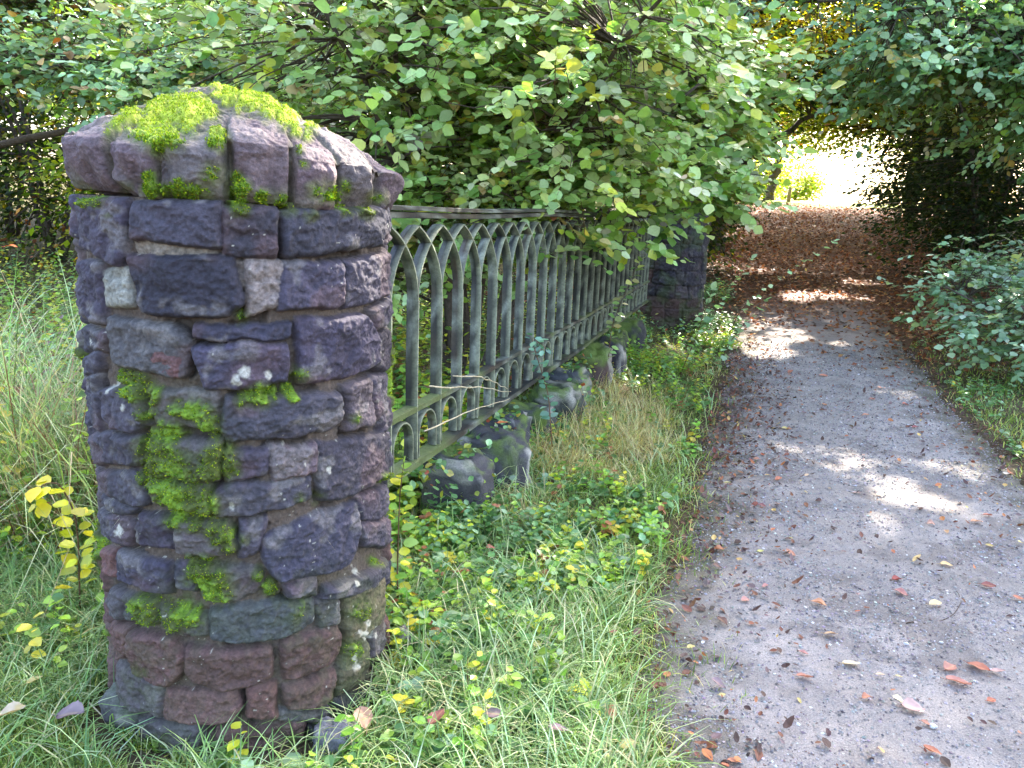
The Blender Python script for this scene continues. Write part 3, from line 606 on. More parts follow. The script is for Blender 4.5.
def strip(mb, pts_sz, th, dep, off=0.):
    """flat iron strip following (s,z) points: thickness th in the plane of the fence, depth dep across it"""
    q = np.array(pts_sz, float); T = nrm(np.gradient(q, axis=0)); Nn = np.stack([-T[:, 1], T[:, 0]], 1); th = np.broadcast_to(th, len(q)); V = []
    for i, (p, nn) in enumerate(zip(q, Nn)):
        for a, b in ((-1, -1), (1, -1), (1.0, -.0), (1, 1), (-1, 1), (-1, 0)):
            bulge = 1.15 if b == 0 else 1
            w = p+nn*a*th[i]/2*(1 if b == 0 else .45); V.append(fp(w[0], w[1], off+b*dep/2))
        if False: pass
    V = np.array(V); n = len(q); k = 6
    i = np.arange(n-1)[:, None]*k; j = np.arange(k)[None]; j2 = (j+1) % k
    F = np.stack([i+j, i+j2, i+k+j2, i+k+j], -1).reshape(-1, 4)
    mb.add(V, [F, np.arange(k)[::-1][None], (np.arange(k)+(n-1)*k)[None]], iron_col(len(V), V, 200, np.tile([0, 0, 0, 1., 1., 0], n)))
def build_fence():
    root = empty('iron_railing', tuple(fp(.5, .2)), 'old cast iron railing of interlaced gothic arches, green with algae, between the two stone pillars', 'railing')
    s0, s1 = .32, 7.35
    def rail(name, z, hz, dep, mossy=False):
        mb = MB(); n = 90; V = []
        for s in np.linspace(s0, s1, n):
            for a, b in ((-1,-.8),(-1,.8),(-.7,1),(.7,1),(1,.8),(1,-.8),(.7,-1),(-.7,-1)): V.append(fp(s, z+b*hz+.004*math.sin(s*3), a*dep))
        V = np.array(V); k = 8; i = np.arange(n-1)[:, None]*k; j = np.arange(k)[None]; j2 = (j+1) % k; c = iron_col(len(V), V, 210)
        if mossy:
            w = (sm(.46, .60, fbm(V[:, 0]*5, V[:, 1]*5, 0, 211))*.7)[:, None]; c = c*(1-w)+lin(92, 104, 56)*w
        mb.add(V, [np.stack([i+j, i+j2, i+k+j2, i+k+j], -1).reshape(-1, 4), np.arange(k)[::-1][None], (np.arange(k)+(n-1)*k)[None]], c)
        mb.build(name, M_IRON, root, smooth=False)
    rail('top_rail', ZT-.005, .009, .044); rail('top_moulding', ZT-.030, .012, .028); rail('middle_rail', ZM, .013, .026, True); rail('bottom_rail', ZB, .016, .036, True)
    S = np.arange(s0+.06, s1-.05, SP)
    rb_ = R_(66)
    def bar(s):
        mb = MB(); lx_, lt_ = rb_.normal(0, .004), rb_.normal(0, .004); t = np.linspace(0, 1, 9)
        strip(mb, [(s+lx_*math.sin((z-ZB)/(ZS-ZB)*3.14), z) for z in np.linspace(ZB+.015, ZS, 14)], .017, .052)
        for sg in (-1, 1):
            pts = []
            for q in t:      # arc rising from the bar top to the apex over the neighbouring bar
                a = q*math.pi/3; x = SP*2*(1-math.cos(a)); z = ZS+(ZA-ZS)*math.sin(a)/math.sin(math.pi/3)
                pts.append((s+sg*x*.985, z))
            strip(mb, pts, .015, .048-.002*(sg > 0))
        mb.build('bar', M_IRON, root, smooth=False)
    for s in S: bar(s)
    for s in S[:-1]:      # small round arches between the two lower rails
        mb = MB(); c = s+SP/2; w = SP*.5-.030; zt = ZM-.030-w; pts = [(c-w, z) for z in np.linspace(ZB+.02, zt, 4)]+[(c-w*math.cos(a), zt+w*math.sin(a)) for a in np.linspace(.2, math.pi-.2, 9)]+[(c+w, z) for z in np.linspace(zt, ZB+.02, 4)]
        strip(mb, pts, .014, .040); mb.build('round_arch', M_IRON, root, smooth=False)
    for s in S[:-1]:      # pendant drop at the crossing of the arches
        mb = MB(); p = fp(s+SP/2, ZC+.06); tube(mb, [p+[0, 0, -.018], p, p+[0, 0, .018]], [.004, .012, .004], 6, lin(90, 96, 96)); mb.build('boss', M_IRON, root)
build_fence()

# ------------------------------------------------------------------ rocks
def rock(name, label, cat, c, size, seed, col, group=None, moss=.5, rot=0, col2=None):
    n, k = 26, 40; a = np.linspace(0, 2*np.pi, k, endpoint=False); b = np.linspace(0, np.pi, n)
    A_, B_ = np.meshgrid(a, b); d = np.stack([np.sin(B_)*np.cos(A_), np.sin(B_)*np.sin(A_), np.cos(B_)], -1)
    p = np.sign(d)*np.abs(d)**(.6 if name == 'boulder' else .72)
    nz = fbm(d[..., 0]*1.6+seed, d[..., 1]*1.6, d[..., 2]*1.6, seed); n2 = fbm(d[..., 0]*6, d[..., 1]*6+seed, d[..., 2]*6, seed+1)
    V = p*(1+.6*(nz[..., None]-.5)+.30*(n2[..., None]-.5))*np.asarray(size)
    cr, sr = math.cos(rot), math.sin(rot); V = np.stack([V[..., 0]*cr-V[..., 1]*sr, V[..., 0]*sr+V[..., 1]*cr, V[..., 2]], -1)+np.asarray(c)
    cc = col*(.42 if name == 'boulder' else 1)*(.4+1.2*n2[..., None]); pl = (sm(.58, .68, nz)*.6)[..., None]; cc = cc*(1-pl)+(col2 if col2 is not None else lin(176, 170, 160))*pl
    m = (sm(.5, .7, fbm(V[..., 0]*9, V[..., 1]*9, V[..., 2]*9, seed+2)+.25*(d[..., 2]-.4))*moss)[..., None]; cc = cc*(1-m)+lin(96, 116, 46)*m
    i = np.arange(n-1)[:, None]*k; j = np.arange(k)[None]; j2 = (j+1) % k
    mb = MB(); mb.add(V, np.stack([i+j, i+k+j, i+k+j2, i+j2], -1).reshape(-1, 4), cc.reshape(-1, 3)); o = mb.build(name, M_STONE)
    return tag(o, label, cat, group)
g_ = 'rough boulders under the iron railing'
fr = math.atan2(FD[1], FD[0])
KST = [(1.35, .20, .17, .19, 'half buried dark boulder under the railing, nearest the big pillar'),
       (1.72, .21, .18, .20, 'dark round boulder with pale lichen patch under the railing, an orange leaf on top'),
       (2.12, .19, .17, .19, 'dark rounded boulder with the whitest lichen blotch, under the bottom rail of the railing'),
       (2.50, .18, .16, .17, 'small grey boulder behind yellow green moss, under the railing'),
       (2.95, .24, .17, .18, 'long mossy dark boulder under the middle of the railing'),
       (3.50, .26, .17, .19, 'slate grey sloping boulder half hidden by straw grass under the railing'),
       (4.10, .24, .18, .24, 'reddish brown squared stone standing under the railing beyond the straw grass'),
       (4.65, .26, .18, .24, 'dark purple block under the railing, second from the far pillar'),
       (5.30, .30, .18, .22, 'dark block under the railing deep in the ivy'),
       (6.00, .32, .18, .22, 'dark stone under the railing close to the far pillar')]
for i, (s, a, b, h, lab) in enumerate(KST):
    p = fp(s+.04*math.sin(i*5.3), 0, .02+.05*math.sin(i*2.1)); gz = float(ground_z(p[0], p[1])); p[2] = gz+h*.35
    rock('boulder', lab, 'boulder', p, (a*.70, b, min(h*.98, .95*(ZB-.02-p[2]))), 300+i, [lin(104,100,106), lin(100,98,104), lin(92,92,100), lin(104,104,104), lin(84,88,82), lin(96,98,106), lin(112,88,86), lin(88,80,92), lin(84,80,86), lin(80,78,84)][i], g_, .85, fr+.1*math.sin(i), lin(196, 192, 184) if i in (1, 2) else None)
p = G(328, 748); rock('loose_stone', 'small grey stone lying in the grass at the right foot of the big pillar', 'stone', (p[0]+.02, p[1], .03), (.06, .05, .05), 331, lin(112,110,116), None, .2)
p = G(118, 722); rock('loose_stone', 'dark knobbly stone at the left foot of the big pillar', 'stone', (p[0]+.03, p[1]+.03, .04), (.08, .07, .07), 332, lin(88,84,90), None, .3)
p = G(396, 655); rock('loose_stone', 'pale lilac flint in the grass beside the right edge of the big pillar', 'stone', (p[0]+.03, p[1]+.02, .05), (.028, .03, .05), 333, lin(176,160,164), None, 0)
p = G(42, 408); rock('loose_stone', 'pinkish stone among the weeds left of the big pillar', 'stone', (p[0], p[1], .05), (.09, .07, .07), 334, lin(150,126,124), None, .1)

# ------------------------------------------------------------------ grass and ground cover (stuff)
def blades(mb, x, y, z, L, w, col, r, bend=(.3, 1.2), tilt=.35, az=None):
    n = len(x); az = r.random(n)*2*np.pi if az is None else az; d = np.stack([np.cos(az), np.sin(az), 0*az], 1); s = np.stack([-np.sin(az), np.cos(az), 0*az], 1)
    be = bend[0]+(bend[1]-bend[0])*r.random(n); ti = np.abs(r.normal(0, tilt, n)); V = []
    P0 = np.stack([x, y, z-.006], 1); up = np.array([0, 0, 1.])
    for t in (0, .38, .72, 1.):
        ang = ti+be*t*1.15; # angle from vertical grows along the blade
        hz = L*t*np.sin(ti+be*t*.6); vz = L*t*np.cos(np.minimum(ti+be*t*.62, 1.75))
        c = P0+d*hz[:, None]+up*vz[:, None]
        if t < 1:
            ww = (w*(1-.55*t)*.5)[:, None]; V += [c-s*ww, c+s*ww]
        else: V += [c]
    V = np.stack(V, 1); b = np.arange(n)[:, None]*7
    F4 = np.concatenate([b+np.array([0, 1, 3, 2]), b+np.array([2, 3, 5, 4])]); F3 = b+np.array([4, 5, 6])
    mb.add(V, [F4, F3], np.repeat(col, 7, 0))
def in_fence(x, y, m=.0):
    fr_ = np.clip((PC[1]-y)/.3, 0, 1)*.12*(noise(np.asarray(x)*14, np.asarray(y)*14, 0, 19) < .72)
    a = (x-PC[0])**2+(y-PC[1])**2 < (PR-.03+m+fr_)**2; return a | ((x-PIER[0])**2+(y-PIER[1])**2 < .38**2)
def fs_(x, y): return (x-F0[0])*FN[0]+(y-F0[1])*FN[1], (x-F0[0])*FD[0]+(y-F0[1])*FD[1]
GP = [(4, lin(120, 144, 60)), (3, lin(144, 162, 78)), (3, lin(88, 116, 48)), (1.4, lin(176, 188, 120)), (1.4, lin(200, 190, 126)), (.8, lin(196, 196, 90))]
GB = [(3, lin(134, 160, 92)), (1.6, lin(176, 196, 146)), (1.2, lin(198, 194, 146)), (2, lin(106, 136, 80))]
STRAW = [(3, lin(212, 194, 138)), (2, lin(190, 166, 108)), (2.4, lin(222, 212, 164)), (1, lin(164, 166, 90)), (.4, lin(150, 110, 70))]
def scatter(n, y0, y1, x0f, x1f, r, p=1.):
    u = r.random(n); y = (y0**-p+(y1**-p-y0**-p)*u)**(-1/p) if p else y0+(y1-y0)*u
    x = x0f(y)+(x1f(y)-x0f(y))*r.random(n); return x, y
def build_grass():
    r = R_(31); mb = MB()
    # short turf, left of the path
    x, y = scatter(320000, 1.35, 9.5, lambda y: -.74*y-1.3, lambda y: edgeL(y)+.42, r, 1.)
    d = x-edgeL(y); f, s = fs_(x, y)
    nz = fbm(x*2.6, y*2.6, 0, 71); n2 = fbm(x*9, y*9, 0, 72, 2)
    w = (.25+1.0*nz)*(.45+n2)*np.where(d > -.16, np.exp(-np.clip(d+.16, 0, 9)/.17)*.75, 1.)
    w = w*(1-.75*sm(3.2, 4.2, y)*sm(-.1, -.5, f))*(1-.55*sm(6, 8.5, y))
    k = (r.random(len(x)) < w) & ~in_fence(x, y); x, y = x[k], y[k]; n = len(x); nz = nz[k]
    L = (.025+.055*r.random(n))*(.6+.9*nz)*(1+.03*y); blades(mb, x, y, ground_z(x, y), L, (.0022+.0018*r.random(n))*(1+.16*y), pick(GP, n, r), r, (.3, 1.5), .4)
    nshort = n
    # right verge
    x, y = scatter(95000, 1.5, 12, lambda y: edgeR(y)-.30, lambda y: edgeR(y)+2.2, r, 1.)
    d = edgeR(y)-x; nz = fbm(x*2.6, y*2.6, 0, 73); w = (.25+.9*nz)*np.where(d > -.1, np.exp(-np.clip(d+.1, 0, 9)/.12)*.5, 1.)*(1-.7*sm(6.5, 9, y))
    k = r.random(len(x)) < w; x, y = x[k], y[k]; n = len(x)
    blades(mb, x, y, ground_z(x, y), (.03+.05*r.random(n)), (.0024+.002*r.random(n))*(1+.16*y), pick(GP, n, r), r, (.3, 1.4), .4)
    # long wispy blades
    x, y = scatter(38000, 1.5, 8, lambda y: -.74*y-1.2, lambda y: edgeL(y)-.02, r, 1.)
    f, s = fs_(x, y); nz = fbm(x*2.1, y*2.1, 0, 74); w = sm(.36, .60, nz)*(1-.5*sm(5, 8, y)); k = (r.random(len(x)) < w) & ~in_fence(x, y, .02); x, y = x[k], y[k]; n = len(x)
    blades(mb, x, y, ground_z(x, y), .10+.17*r.random(n), (.0032+.0022*r.random(n))*(1+.08*y), pick(GB, n, r), r, (.8, 2.0), .35)
    # long arching tufts at the left foot of the pillar
    for px, py, rad, cnt, Lm in [(30,600,.26,800,.26),(70,640,.2,500,.20),(0,540,.35,700,.32),(60,560,.22,500,.24),(90,690,.15,420,.15),(20,700,.2,400,.16),(150,766,.10,120,.08),(235,768,.10,90,.07),
                                 (420,600,.14,300,.16),(440,690,.14,420,.14),(520,700,.15,400,.12),(590,620,.16,300,.12),(395,735,.12,300,.13),(480,640,.14,300,.12),(610,560,.07,160,.13),(640,575,.05,120,.12),(330,766,.08,50,.08)]:
        g = G(px, py); a = r.random(cnt)*6.28; q = rad*np.sqrt(r.random(cnt)); x = g[0]+q*np.cos(a); y = g[1]+q*np.sin(a)
        k = ~in_fence(x, y, .015) & (x < edgeL(y)+.02); x, y = x[k], y[k]; n = len(x)
        blades(mb, x, y, ground_z(x, y), Lm*(.5+.7*r.random(n)), .003+.0028*r.random(n), pick(GB, n, r), r, (.8, 2.2), .35)
    # straw-coloured grass beside the fence
    for px, py, rad, cnt, Lm in [(600,440,.33,1500,.24),(560,470,.26,1000,.22),(640,420,.3,1100,.2),(590,400,.3,900,.22),(650,450,.25,700,.16),(520,520,.2,160,.16),(660,400,.3,400,.14),(408,478,.12,260,.34),(432,462,.14,240,.28),(455,470,.12,160,.22),(405,500,.08,140,.3),(690,370,.35,350,.16),(620,480,.2,400,.14)]:
        g = G(px, py); a = r.random(cnt)*6.28; q = rad*np.sqrt(r.random(cnt)); x = g[0]+q*np.cos(a)*.8; y = g[1]+q*np.sin(a)*1.3
        k = (x < edgeL(y)-.0) & (fs_(x, y)[0] > .02) & ~in_fence(x, y, .02); x, y = x[k], y[k]; n = len(x)
        blades(mb, x, y, ground_z(x, y), Lm*(.5+.8*r.random(n)), .0028+.002*r.random(n), pick(STRAW, n, r), r, (.5, 2.0), .6)
    o = mb.build('grass', M_GRASS); tag(o, 'green and straw coloured grass on both verges of the path', 'grass', None, 'stuff')
    # tall pale grass and dead stems left of the pillar
    mb = MB(); x, y = scatter(17000, 2.9, 8, lambda y: -.76*y-1.4, lambda y: np.full_like(y, -1.3), r, 1.6)
    k = (r.random(len(x)) < .08+sm(.38, .60, fbm(x*1.4, y*1.4, 0, 75))); x, y = x[k], y[k]; n = len(x)
    dead = r.random(n) < .30; c = pick(GB+[(2, lin(206, 204, 160))], n, r); c[dead] = pick([(2, lin(130, 92, 80)), (2, lin(160, 130, 104)), (2, lin(196, 178, 144))], dead.sum(), r)
    blades(mb, x, y, ground_z(x, y), (.45+.95*r.random(n)**1.3*sm(5.5, 3.4, y)+.25*r.random(n))*np.where(dead, .9, 1), .004+.003*r.random(n), c, r, (.5, 1.9), .3)
    o = mb.build('tall_grass', M_GRASS); tag(o, 'tall pale grass and brown dead stems behind the left edge of the big pillar', 'tall grass', None, 'stuff')
build_grass()

LP_BRIGHT = [(4, lin(124, 164, 62)), (3, lin(154, 182, 70)), (2, lin(100, 140, 76)), (2, lin(194, 202, 66)), (.9, lin(210, 192, 66)), (.4, lin(150, 92, 58)), (1, lin(140, 170, 120))]
LP_IVY = [(4, lin(82, 118, 62)), (3, lin(110, 146, 92)), (2, lin(140, 168, 130)), (1, lin(150, 176, 70)), (.3, lin(190, 170, 60))]
def sprigs(mb, st, x, y, hgt, nl, size, pal, r, spread=.35, T=TQ, gz=None):
    """small plants: a stem with nl leaves in a loose spiral; vectorised leaves, thin blade stems"""
    n = len(x); z = ground_z(x, y) if gz is None else gz; az = r.random(n)*6.28; lean = r.normal(0, .25, n)
    P = []; D = []; N = []; S = []; Cc = []; base_c = pick(pal, n, r, .12)
    for q in range(nl):
        t = .25+.75*(q+1)/nl; h = hgt*t
        ph = az+q*2.4+r.normal(0, .3, n); bx = x+lean*h*np.cos(az)*.8; by = y+lean*h*np.sin(az)*.8
        P.append(np.stack([bx, by, z+h], 1)); up = r.normal(.15, .3, n)
        D.append(np.stack([np.cos(ph), np.sin(ph), up], 1)); N.append(np.stack([r.normal(0, .3, n), r.normal(0, .3, n)-.15, np.ones(n)], 1))
        S.append(size*(.6+.7*r.random(n))*(1-.25*t)); Cc.append(np.clip(base_c*(1+r.normal(0, .12, (n, 1))), .01, .9))
    leaves(mb, np.concatenate(P), np.concatenate(D), np.concatenate(N), np.concatenate(S), np.concatenate(Cc), T, np.abs(r.normal(.15, .15, n*nl)))
    blades(st, x, y, z, hgt*1.02, np.full(n, .0035), pick([(1, lin(120, 110, 70)), (1, lin(110, 76, 60))], n, r), r, (0, .15), .12)
def build_cover():
    r = R_(33); mb = MB(); st = mb
    # weeds between fence and path
    x, y = scatter(3400, 1.7, 9.3, lambda y: F0[0]+(y-F0[1])*.318+.02, lambda y: edgeL(y)-.08, r, .8)
    w = sm(.40, .60, fbm(x*2.4, y*2.4, 0, 81))*np.where(y < 2.3, .25, 1.); k = (r.random(len(x)) < w) & ~in_fence(x, y, .03); x, y = x[k], y[k]; n = len(x)
    h = n//2; sprigs(mb, st, x[:h], y[:h], .05+.10*r.random(h), 6, .040, LP_BRIGHT, r); sprigs(mb, st, x[h:], y[h:], .03+.07*r.random(n-h), 5, .044, LP_IVY, r, T=TR)
    # denser clumps read off the photo
    for px, py, rad, cnt, hh, sz, pal in [(50,560,.2,60,.2,.045,LP_BRIGHT),(20,520,.3,90,.3,.05,LP_BRIGHT),(70,500,.2,70,.3,.045,LP_BRIGHT),(30,470,.3,80,.35,.05,LP_BRIGHT),(430,560,.16,60,.14,.045,LP_BRIGHT),(470,540,.18,70,.12,.04,LP_IVY),(400,560,.07,36,.20,.04,LP_BRIGHT),(430,660,.10,26,.10,.05,LP_IVY),(480,590,.15,50,.10,.04,LP_IVY),(540,590,.16,60,.10,.045,LP_BRIGHT),
            (520,545,.2,60,.12,.04,LP_IVY),(400,510,.08,30,.25,.045,LP_BRIGHT),(560,560,.14,40,.08,.04,LP_BRIGHT),(690,330,.5,260,.22,.05,LP_IVY),(720,345,.35,120,.14,.045,LP_BRIGHT),(660,370,.4,170,.16,.045,LP_BRIGHT),(700,300,.5,160,.3,.055,LP_IVY),(735,330,.3,80,.14,.05,LP_IVY),(620,380,.25,90,.14,.04,LP_BRIGHT),(500,620,.1,24,.07,.04,LP_IVY)]:
        g = G(px, py); a = r.random(cnt)*6.28; q = rad*np.sqrt(r.random(cnt)); x = g[0]+q*np.cos(a); y = g[1]+q*np.sin(a)
        k = ~in_fence(x, y, .03) & (x < edgeL(y)+.02); x, y = x[k], y[k]; n = len(x)
        if n: sprigs(mb, st, x, y, hh*(.4+.8*r.random(n)), 6, sz, pal, r)
    # left of the pillar
    x, y = scatter(3400, 2.0, 7, lambda y: -.76*y-1.3, lambda y: np.full_like(y, -1.32), r, .5); k = r.random(len(x)) < sm(.4, .6, fbm(x*2, y*2, 0, 82))*sm(1.9, 3.0, y); x, y = x[k], y[k]; n = len(x)
    sprigs(mb, st, x, y, .06+.22*r.random(n), 6, .045, LP_BRIGHT, r)
    # right verge
    x, y = scatter(1500, 3.6, 11, lambda y: edgeR(y)+.05, lambda y: edgeR(y)+1.6, r, .8); k = r.random(len(x)) < sm(.42, .6, fbm(x*2, y*2, 0, 83)); x, y = x[k], y[k]; n = len(x)
    sprigs(mb, st, x, y, .03+.08*r.random(n), 5, .04, LP_IVY, r)
    # ivy trailing on the kerb stones and railing foot
    n = 2600; s = .9+6.2*r.random(n)**.8; f = r.normal(.02, .14, n); k = fbm(s*2.2, f*2, 0, 84) > .50; s, f = s[k], f[k]; n = len(s)
    P = np.array([fp(a, 0, b) for a, b in zip(s, f)]); P[:, 2] = ground_z(P[:, 0], P[:, 1])+.22*np.exp(-(f/.16)**2)+.02+.12*r.random(n)**2
    D = np.stack([r.normal(size=n), r.normal(size=n), r.normal(0, .5, n)], 1); N = np.stack([r.normal(.2, .5, n), r.normal(-.3, .5, n), np.ones(n)], 1)
    leaves(mb, P, D, N, .02+.025*r.random(n), pick(LP_IVY+[(2, lin(140, 140, 56)), (.5, lin(170, 80, 50))], n, r), TQ)
    o = mb.build('ground_cover', M_LEAF, smooth=False); tag(o, 'low weeds and ivy growing along the verge and around the boulders', 'weeds', None, 'stuff')
    # undergrowth behind the railing
    mb = MB(); st = mb; x, y = scatter(10500, 2.9, 12, lambda y: -.76*y-1.6, lambda y: F0[0]+(y-F0[1])*.318-.12, r, .4)
    k = (r.random(len(x)) < (.12+sm(.36, .6, fbm(x*1.1, y*1.1, 0, 85)))) & ~in_fence(x, y, .06) ; x, y = x[k], y[k]; n = len(x); f, s = fs_(x, y)
    hh = (.15+.6*r.random(n)**1.3)*np.where(f > -.6, .75, 1.); h = n//2
    sprigs(mb, st, x[:h], y[:h], hh[:h], 9, .065, LP_BRIGHT, r); sprigs(mb, st, x[h:], y[h:], hh[h:], 9, .055, [(3, lin(86, 110, 50)), (3, lin(130, 150, 60)), (1.5, lin(196, 186, 60)), (.6, lin(170, 96, 60)), (1, lin(110, 80, 64))], r)
    o = mb.build('undergrowth', M_LEAF, smooth=False); tag(o, 'tangle of nettles and young shoots behind the railing', 'undergrowth', None, 'stuff')
build_cover()

# ------------------------------------------------------------------ trees and shrubs
BARKC = lin(84, 74, 66)
def woody(name, label, cat, base, stems, crowns, n_clump, per, size, pal, seed, T=TQ, spray=(.30, .30, .10), up=1., mat=None, group=None, twig=True, noise_s=1.2, thin=.42, shell=.5, trunk_name='trunk', lfaces=1., bark=None, face_cam=0., near_only=None, hang=0.):
    """stems: list of (list of points, r0, r1); crowns: list of (centre, radii, weight)"""
    r = R_(seed); bark = BARKC if bark is None else bark
    root = empty(name, tuple(base), label, cat, group)
    mb = MB(); segs = []
    for pts, r0, r1 in stems:
        pts = np.asarray(pts, float); m = 14; t = np.linspace(0, len(pts)-1, m); P = np.stack([np.interp(t, np.arange(len(pts)), pts[:, q]) for q in range(3)], 1)
        P[1:-1] = (P[:-2]+2*P[1:-1]+P[2:])/4; P[1:] += r.normal(0, .25*r0+.01, (m-1, 3)); rad = np.linspace(r0, r1, m); 
        tube(mb, P, rad, 10 if r0 > .06 else 6, bark, True, .12, seed); segs.append((P, rad))
    mb.build(trunk_name, M_BARK, root)
    SP_ = np.concatenate([s[0][3:] for s in segs]); SR = np.concatenate([s[1][3:] for s in segs])
    W = np.array([c[2] for c in crowns], float); W /= W.sum(); ci = r.choice(len(crowns), n_clump*4, p=W)
    d = nrm(r.normal(size=(n_clump*4, 3))); q = r.random(n_clump*4)**shell; Cc = np.array([c[0] for c in crowns])[ci]+d*q[:, None]*np.array([c[1] for c in crowns])[ci]
    nz = fbm(Cc[:, 0]*noise_s+seed, Cc[:, 1]*noise_s, Cc[:, 2]*noise_s*1.5, seed, 3); k = (nz > thin) & (Cc[:, 2] > height(Cc[:, 0], Cc[:, 1])+.05)
    if near_only is not None: k &= near_only(Cc)
    Cc = Cc[k][:n_clump]; nc = len(Cc)
    br = MB(); lf = MB(); dirs = np.zeros((nc, 3)); order = r.permutation(nc)
    for i in range(nc):
        c = Cc[i]; dd = np.linalg.norm(SP_-c, axis=1)+.3*np.abs(np.minimum(c[2]-SP_[:, 2], 0)); j = dd.argmin(); a = SP_[j]; v = c-a; dirs[i] = v
        if twig and (i % twig == 0 if twig is not True else True):
            L = np.linalg.norm(v); mid = a+v*.5+np.array([0, 0, .12*L])+r.normal(0, .05*L, 3); r0 = min(SR[j]*.6, .006+.012*L)
            t = np.linspace(0, 1, 6)[:, None]; P = (1-t)**2*a+2*t*(1-t)*mid+t*t*c; P = np.concatenate([P, [c+v/max(L, .1)*.15+r.normal(0, .03, 3)]]); tube(br, P, np.linspace(r0, .0022, 7), 4, bark, False)
    if twig: br.build('branches', M_BARK, root)
    n = nc*per; ii = np.repeat(np.arange(nc), per); hd = nrm(dirs*np.array([1, 1, .3]))[ii]; sd = np.stack([-hd[:, 1], hd[:, 0], 0*hd[:, 0]], 1)
    tl = r.normal(0, .25, nc)[ii]
    if T is TQ:
        q8 = 7; ng = n//q8+1; gi = np.minimum(np.arange(n)//q8, ng-1); g0 = np.minimum(np.arange(ng)*q8, n-1)
        ga, gb, gz_ = r.normal(0, spray[0], ng), r.normal(0, spray[1], ng), r.normal(0, spray[2]*1.4, ng)
        O = Cc[ii[g0]]+hd[g0]*ga[:, None]+sd[g0]*gb[:, None]+np.array([0, 0, 1.])*(gz_+tl[g0]*gb-hang*np.abs(ga))[:, None]
        TD_ = nrm(hd[g0]+.9*sd[g0]*np.sign(gb)[:, None]+r.normal(0, .5, (ng, 3))+np.array([0, 0, .05])); LT = size*(2.6+2.2*r.random(ng))
        tt = ((np.arange(n) % q8)+.6)/q8; sgn = np.where(np.arange(n) % 2, 1., -1.); bend_ = (tt**2)[:, None]*np.array([0, 0, -.22])*LT[gi][:, None]
        side_ = nrm(np.cross(TD_, [0, 0, 1.]))[gi]; P = O[gi]+TD_[gi]*(tt*LT[gi])[:, None]+bend_+r.normal(0, .05*size, (n, 3))
        D = TD_[gi]*.65+side_*sgn[:, None]*(1.05-.75*tt)[:, None]+r.normal(0, .22, (n, 3))-np.array([0, 0, .18])
        E0 = O-TD_*LT[:, None]*.5; E2 = O+TD_*LT[:, None]+np.array([0, 0, -.22])*LT[:, None]; sw = side_[g0]*.0022; upv = np.array([0, 0, .0022])
        V6 = np.stack([E0-sw, E0+sw, E0+upv, O-sw, O+sw, O+upv, E2-sw*.4, E2+sw*.4, E2+upv*.4], 1); b9 = np.arange(ng)[:, None]*9
        F9 = np.concatenate([b9+np.array(f) for f in ((0, 1, 4, 3), (1, 2, 5, 4), (2, 0, 3, 5), (3, 4, 7, 6), (4, 5, 8, 7), (5, 3, 6, 8))])
        tw_mb = MB(); tw_mb.add(V6, F9, np.tile(lin(104, 84, 66), (ng*9, 1))); tw_mb.build('twigs', M_BARK, root, smooth=False)
    else:
        a = r.normal(0, spray[0], n); b = r.normal(0, spray[1], n); cz = r.normal(0, spray[2], n)
        P = Cc[ii]+hd*a[:, None]+sd*b[:, None]+np.array([0, 0, 1.])*(cz+tl*b-hang*np.abs(a))[:, None]
        D = hd+.9*sd*np.sign(b)[:, None]+r.normal(0, .45, (n, 3))-np.array([0, 0, .25]); gi = np.arange(n); ng = n
    N = r.normal(0, .34, (n, 3))+r.normal(0, .28, (ng, 3))[gi]+np.array([0, 0, up])
    if face_cam:
        vc = nrm(np.array([0, 0, EYE+.6])-P); N = N+face_cam*vc
    k = gap_filter(P)&(P[:,2]>height(P[:,0],P[:,1])+.03); P, D, N = P[k], D[k], N[k]; n = len(P); gk = gi[k]
    lc = pick(pal, n, r)*.45+.55*pick(pal, ng, r, .2)[gk] if T is TQ else pick(pal, n, r)
    leaves(lf, P, D, N, size*(.5+.85*r.random(n)), lc, T, np.abs(r.normal(.1, .12, n)), lfaces)
    lf.build('crown', mat or M_LEAF, root, smooth=(T is TQ or T is TR))
    return root
P_HAZEL = [(4, lin(112, 146, 74)), (4, lin(142, 172, 92)), (3.2, lin(178, 198, 136)), (2.2, lin(206, 218, 176)), (1.8, lin(146, 166, 52)), (.9, lin(200, 186, 64)), (.35, lin(170, 116, 80)), (.25, lin(150, 120, 130)), (1.6, lin(76, 110, 52))]  # the near-white greens put sky sheen on the leaves into their colour
P_BEECH = [(4, lin(96, 130, 84)), (3, lin(130, 164, 118)), (2.4, lin(168, 196, 162)), (1.8, lin(136, 158, 60)), (.35, lin(190, 150, 50)), (.2, lin(160, 90, 50))]
P_DARK = [(4, lin(48, 64, 26)), (3, lin(64, 78, 28)), (2, lin(92, 100, 32)), (1.0, lin(140, 128, 36)), (.6, lin(120, 70, 34)), (2, lin(38, 56, 28))]
P_YEL = [(3, lin(120, 140, 44)), (3, lin(150, 160, 50)), (2, lin(186, 180, 60)), (1, lin(96, 120, 44)), (.5, lin(190, 130, 50))]
P_EVER = [(4, lin(30, 44, 22)), (3, lin(42, 58, 28)), (1, lin(76, 88, 36)), (.3, lin(90, 74, 40))]
def hz(x, y): return float(height(x, y))
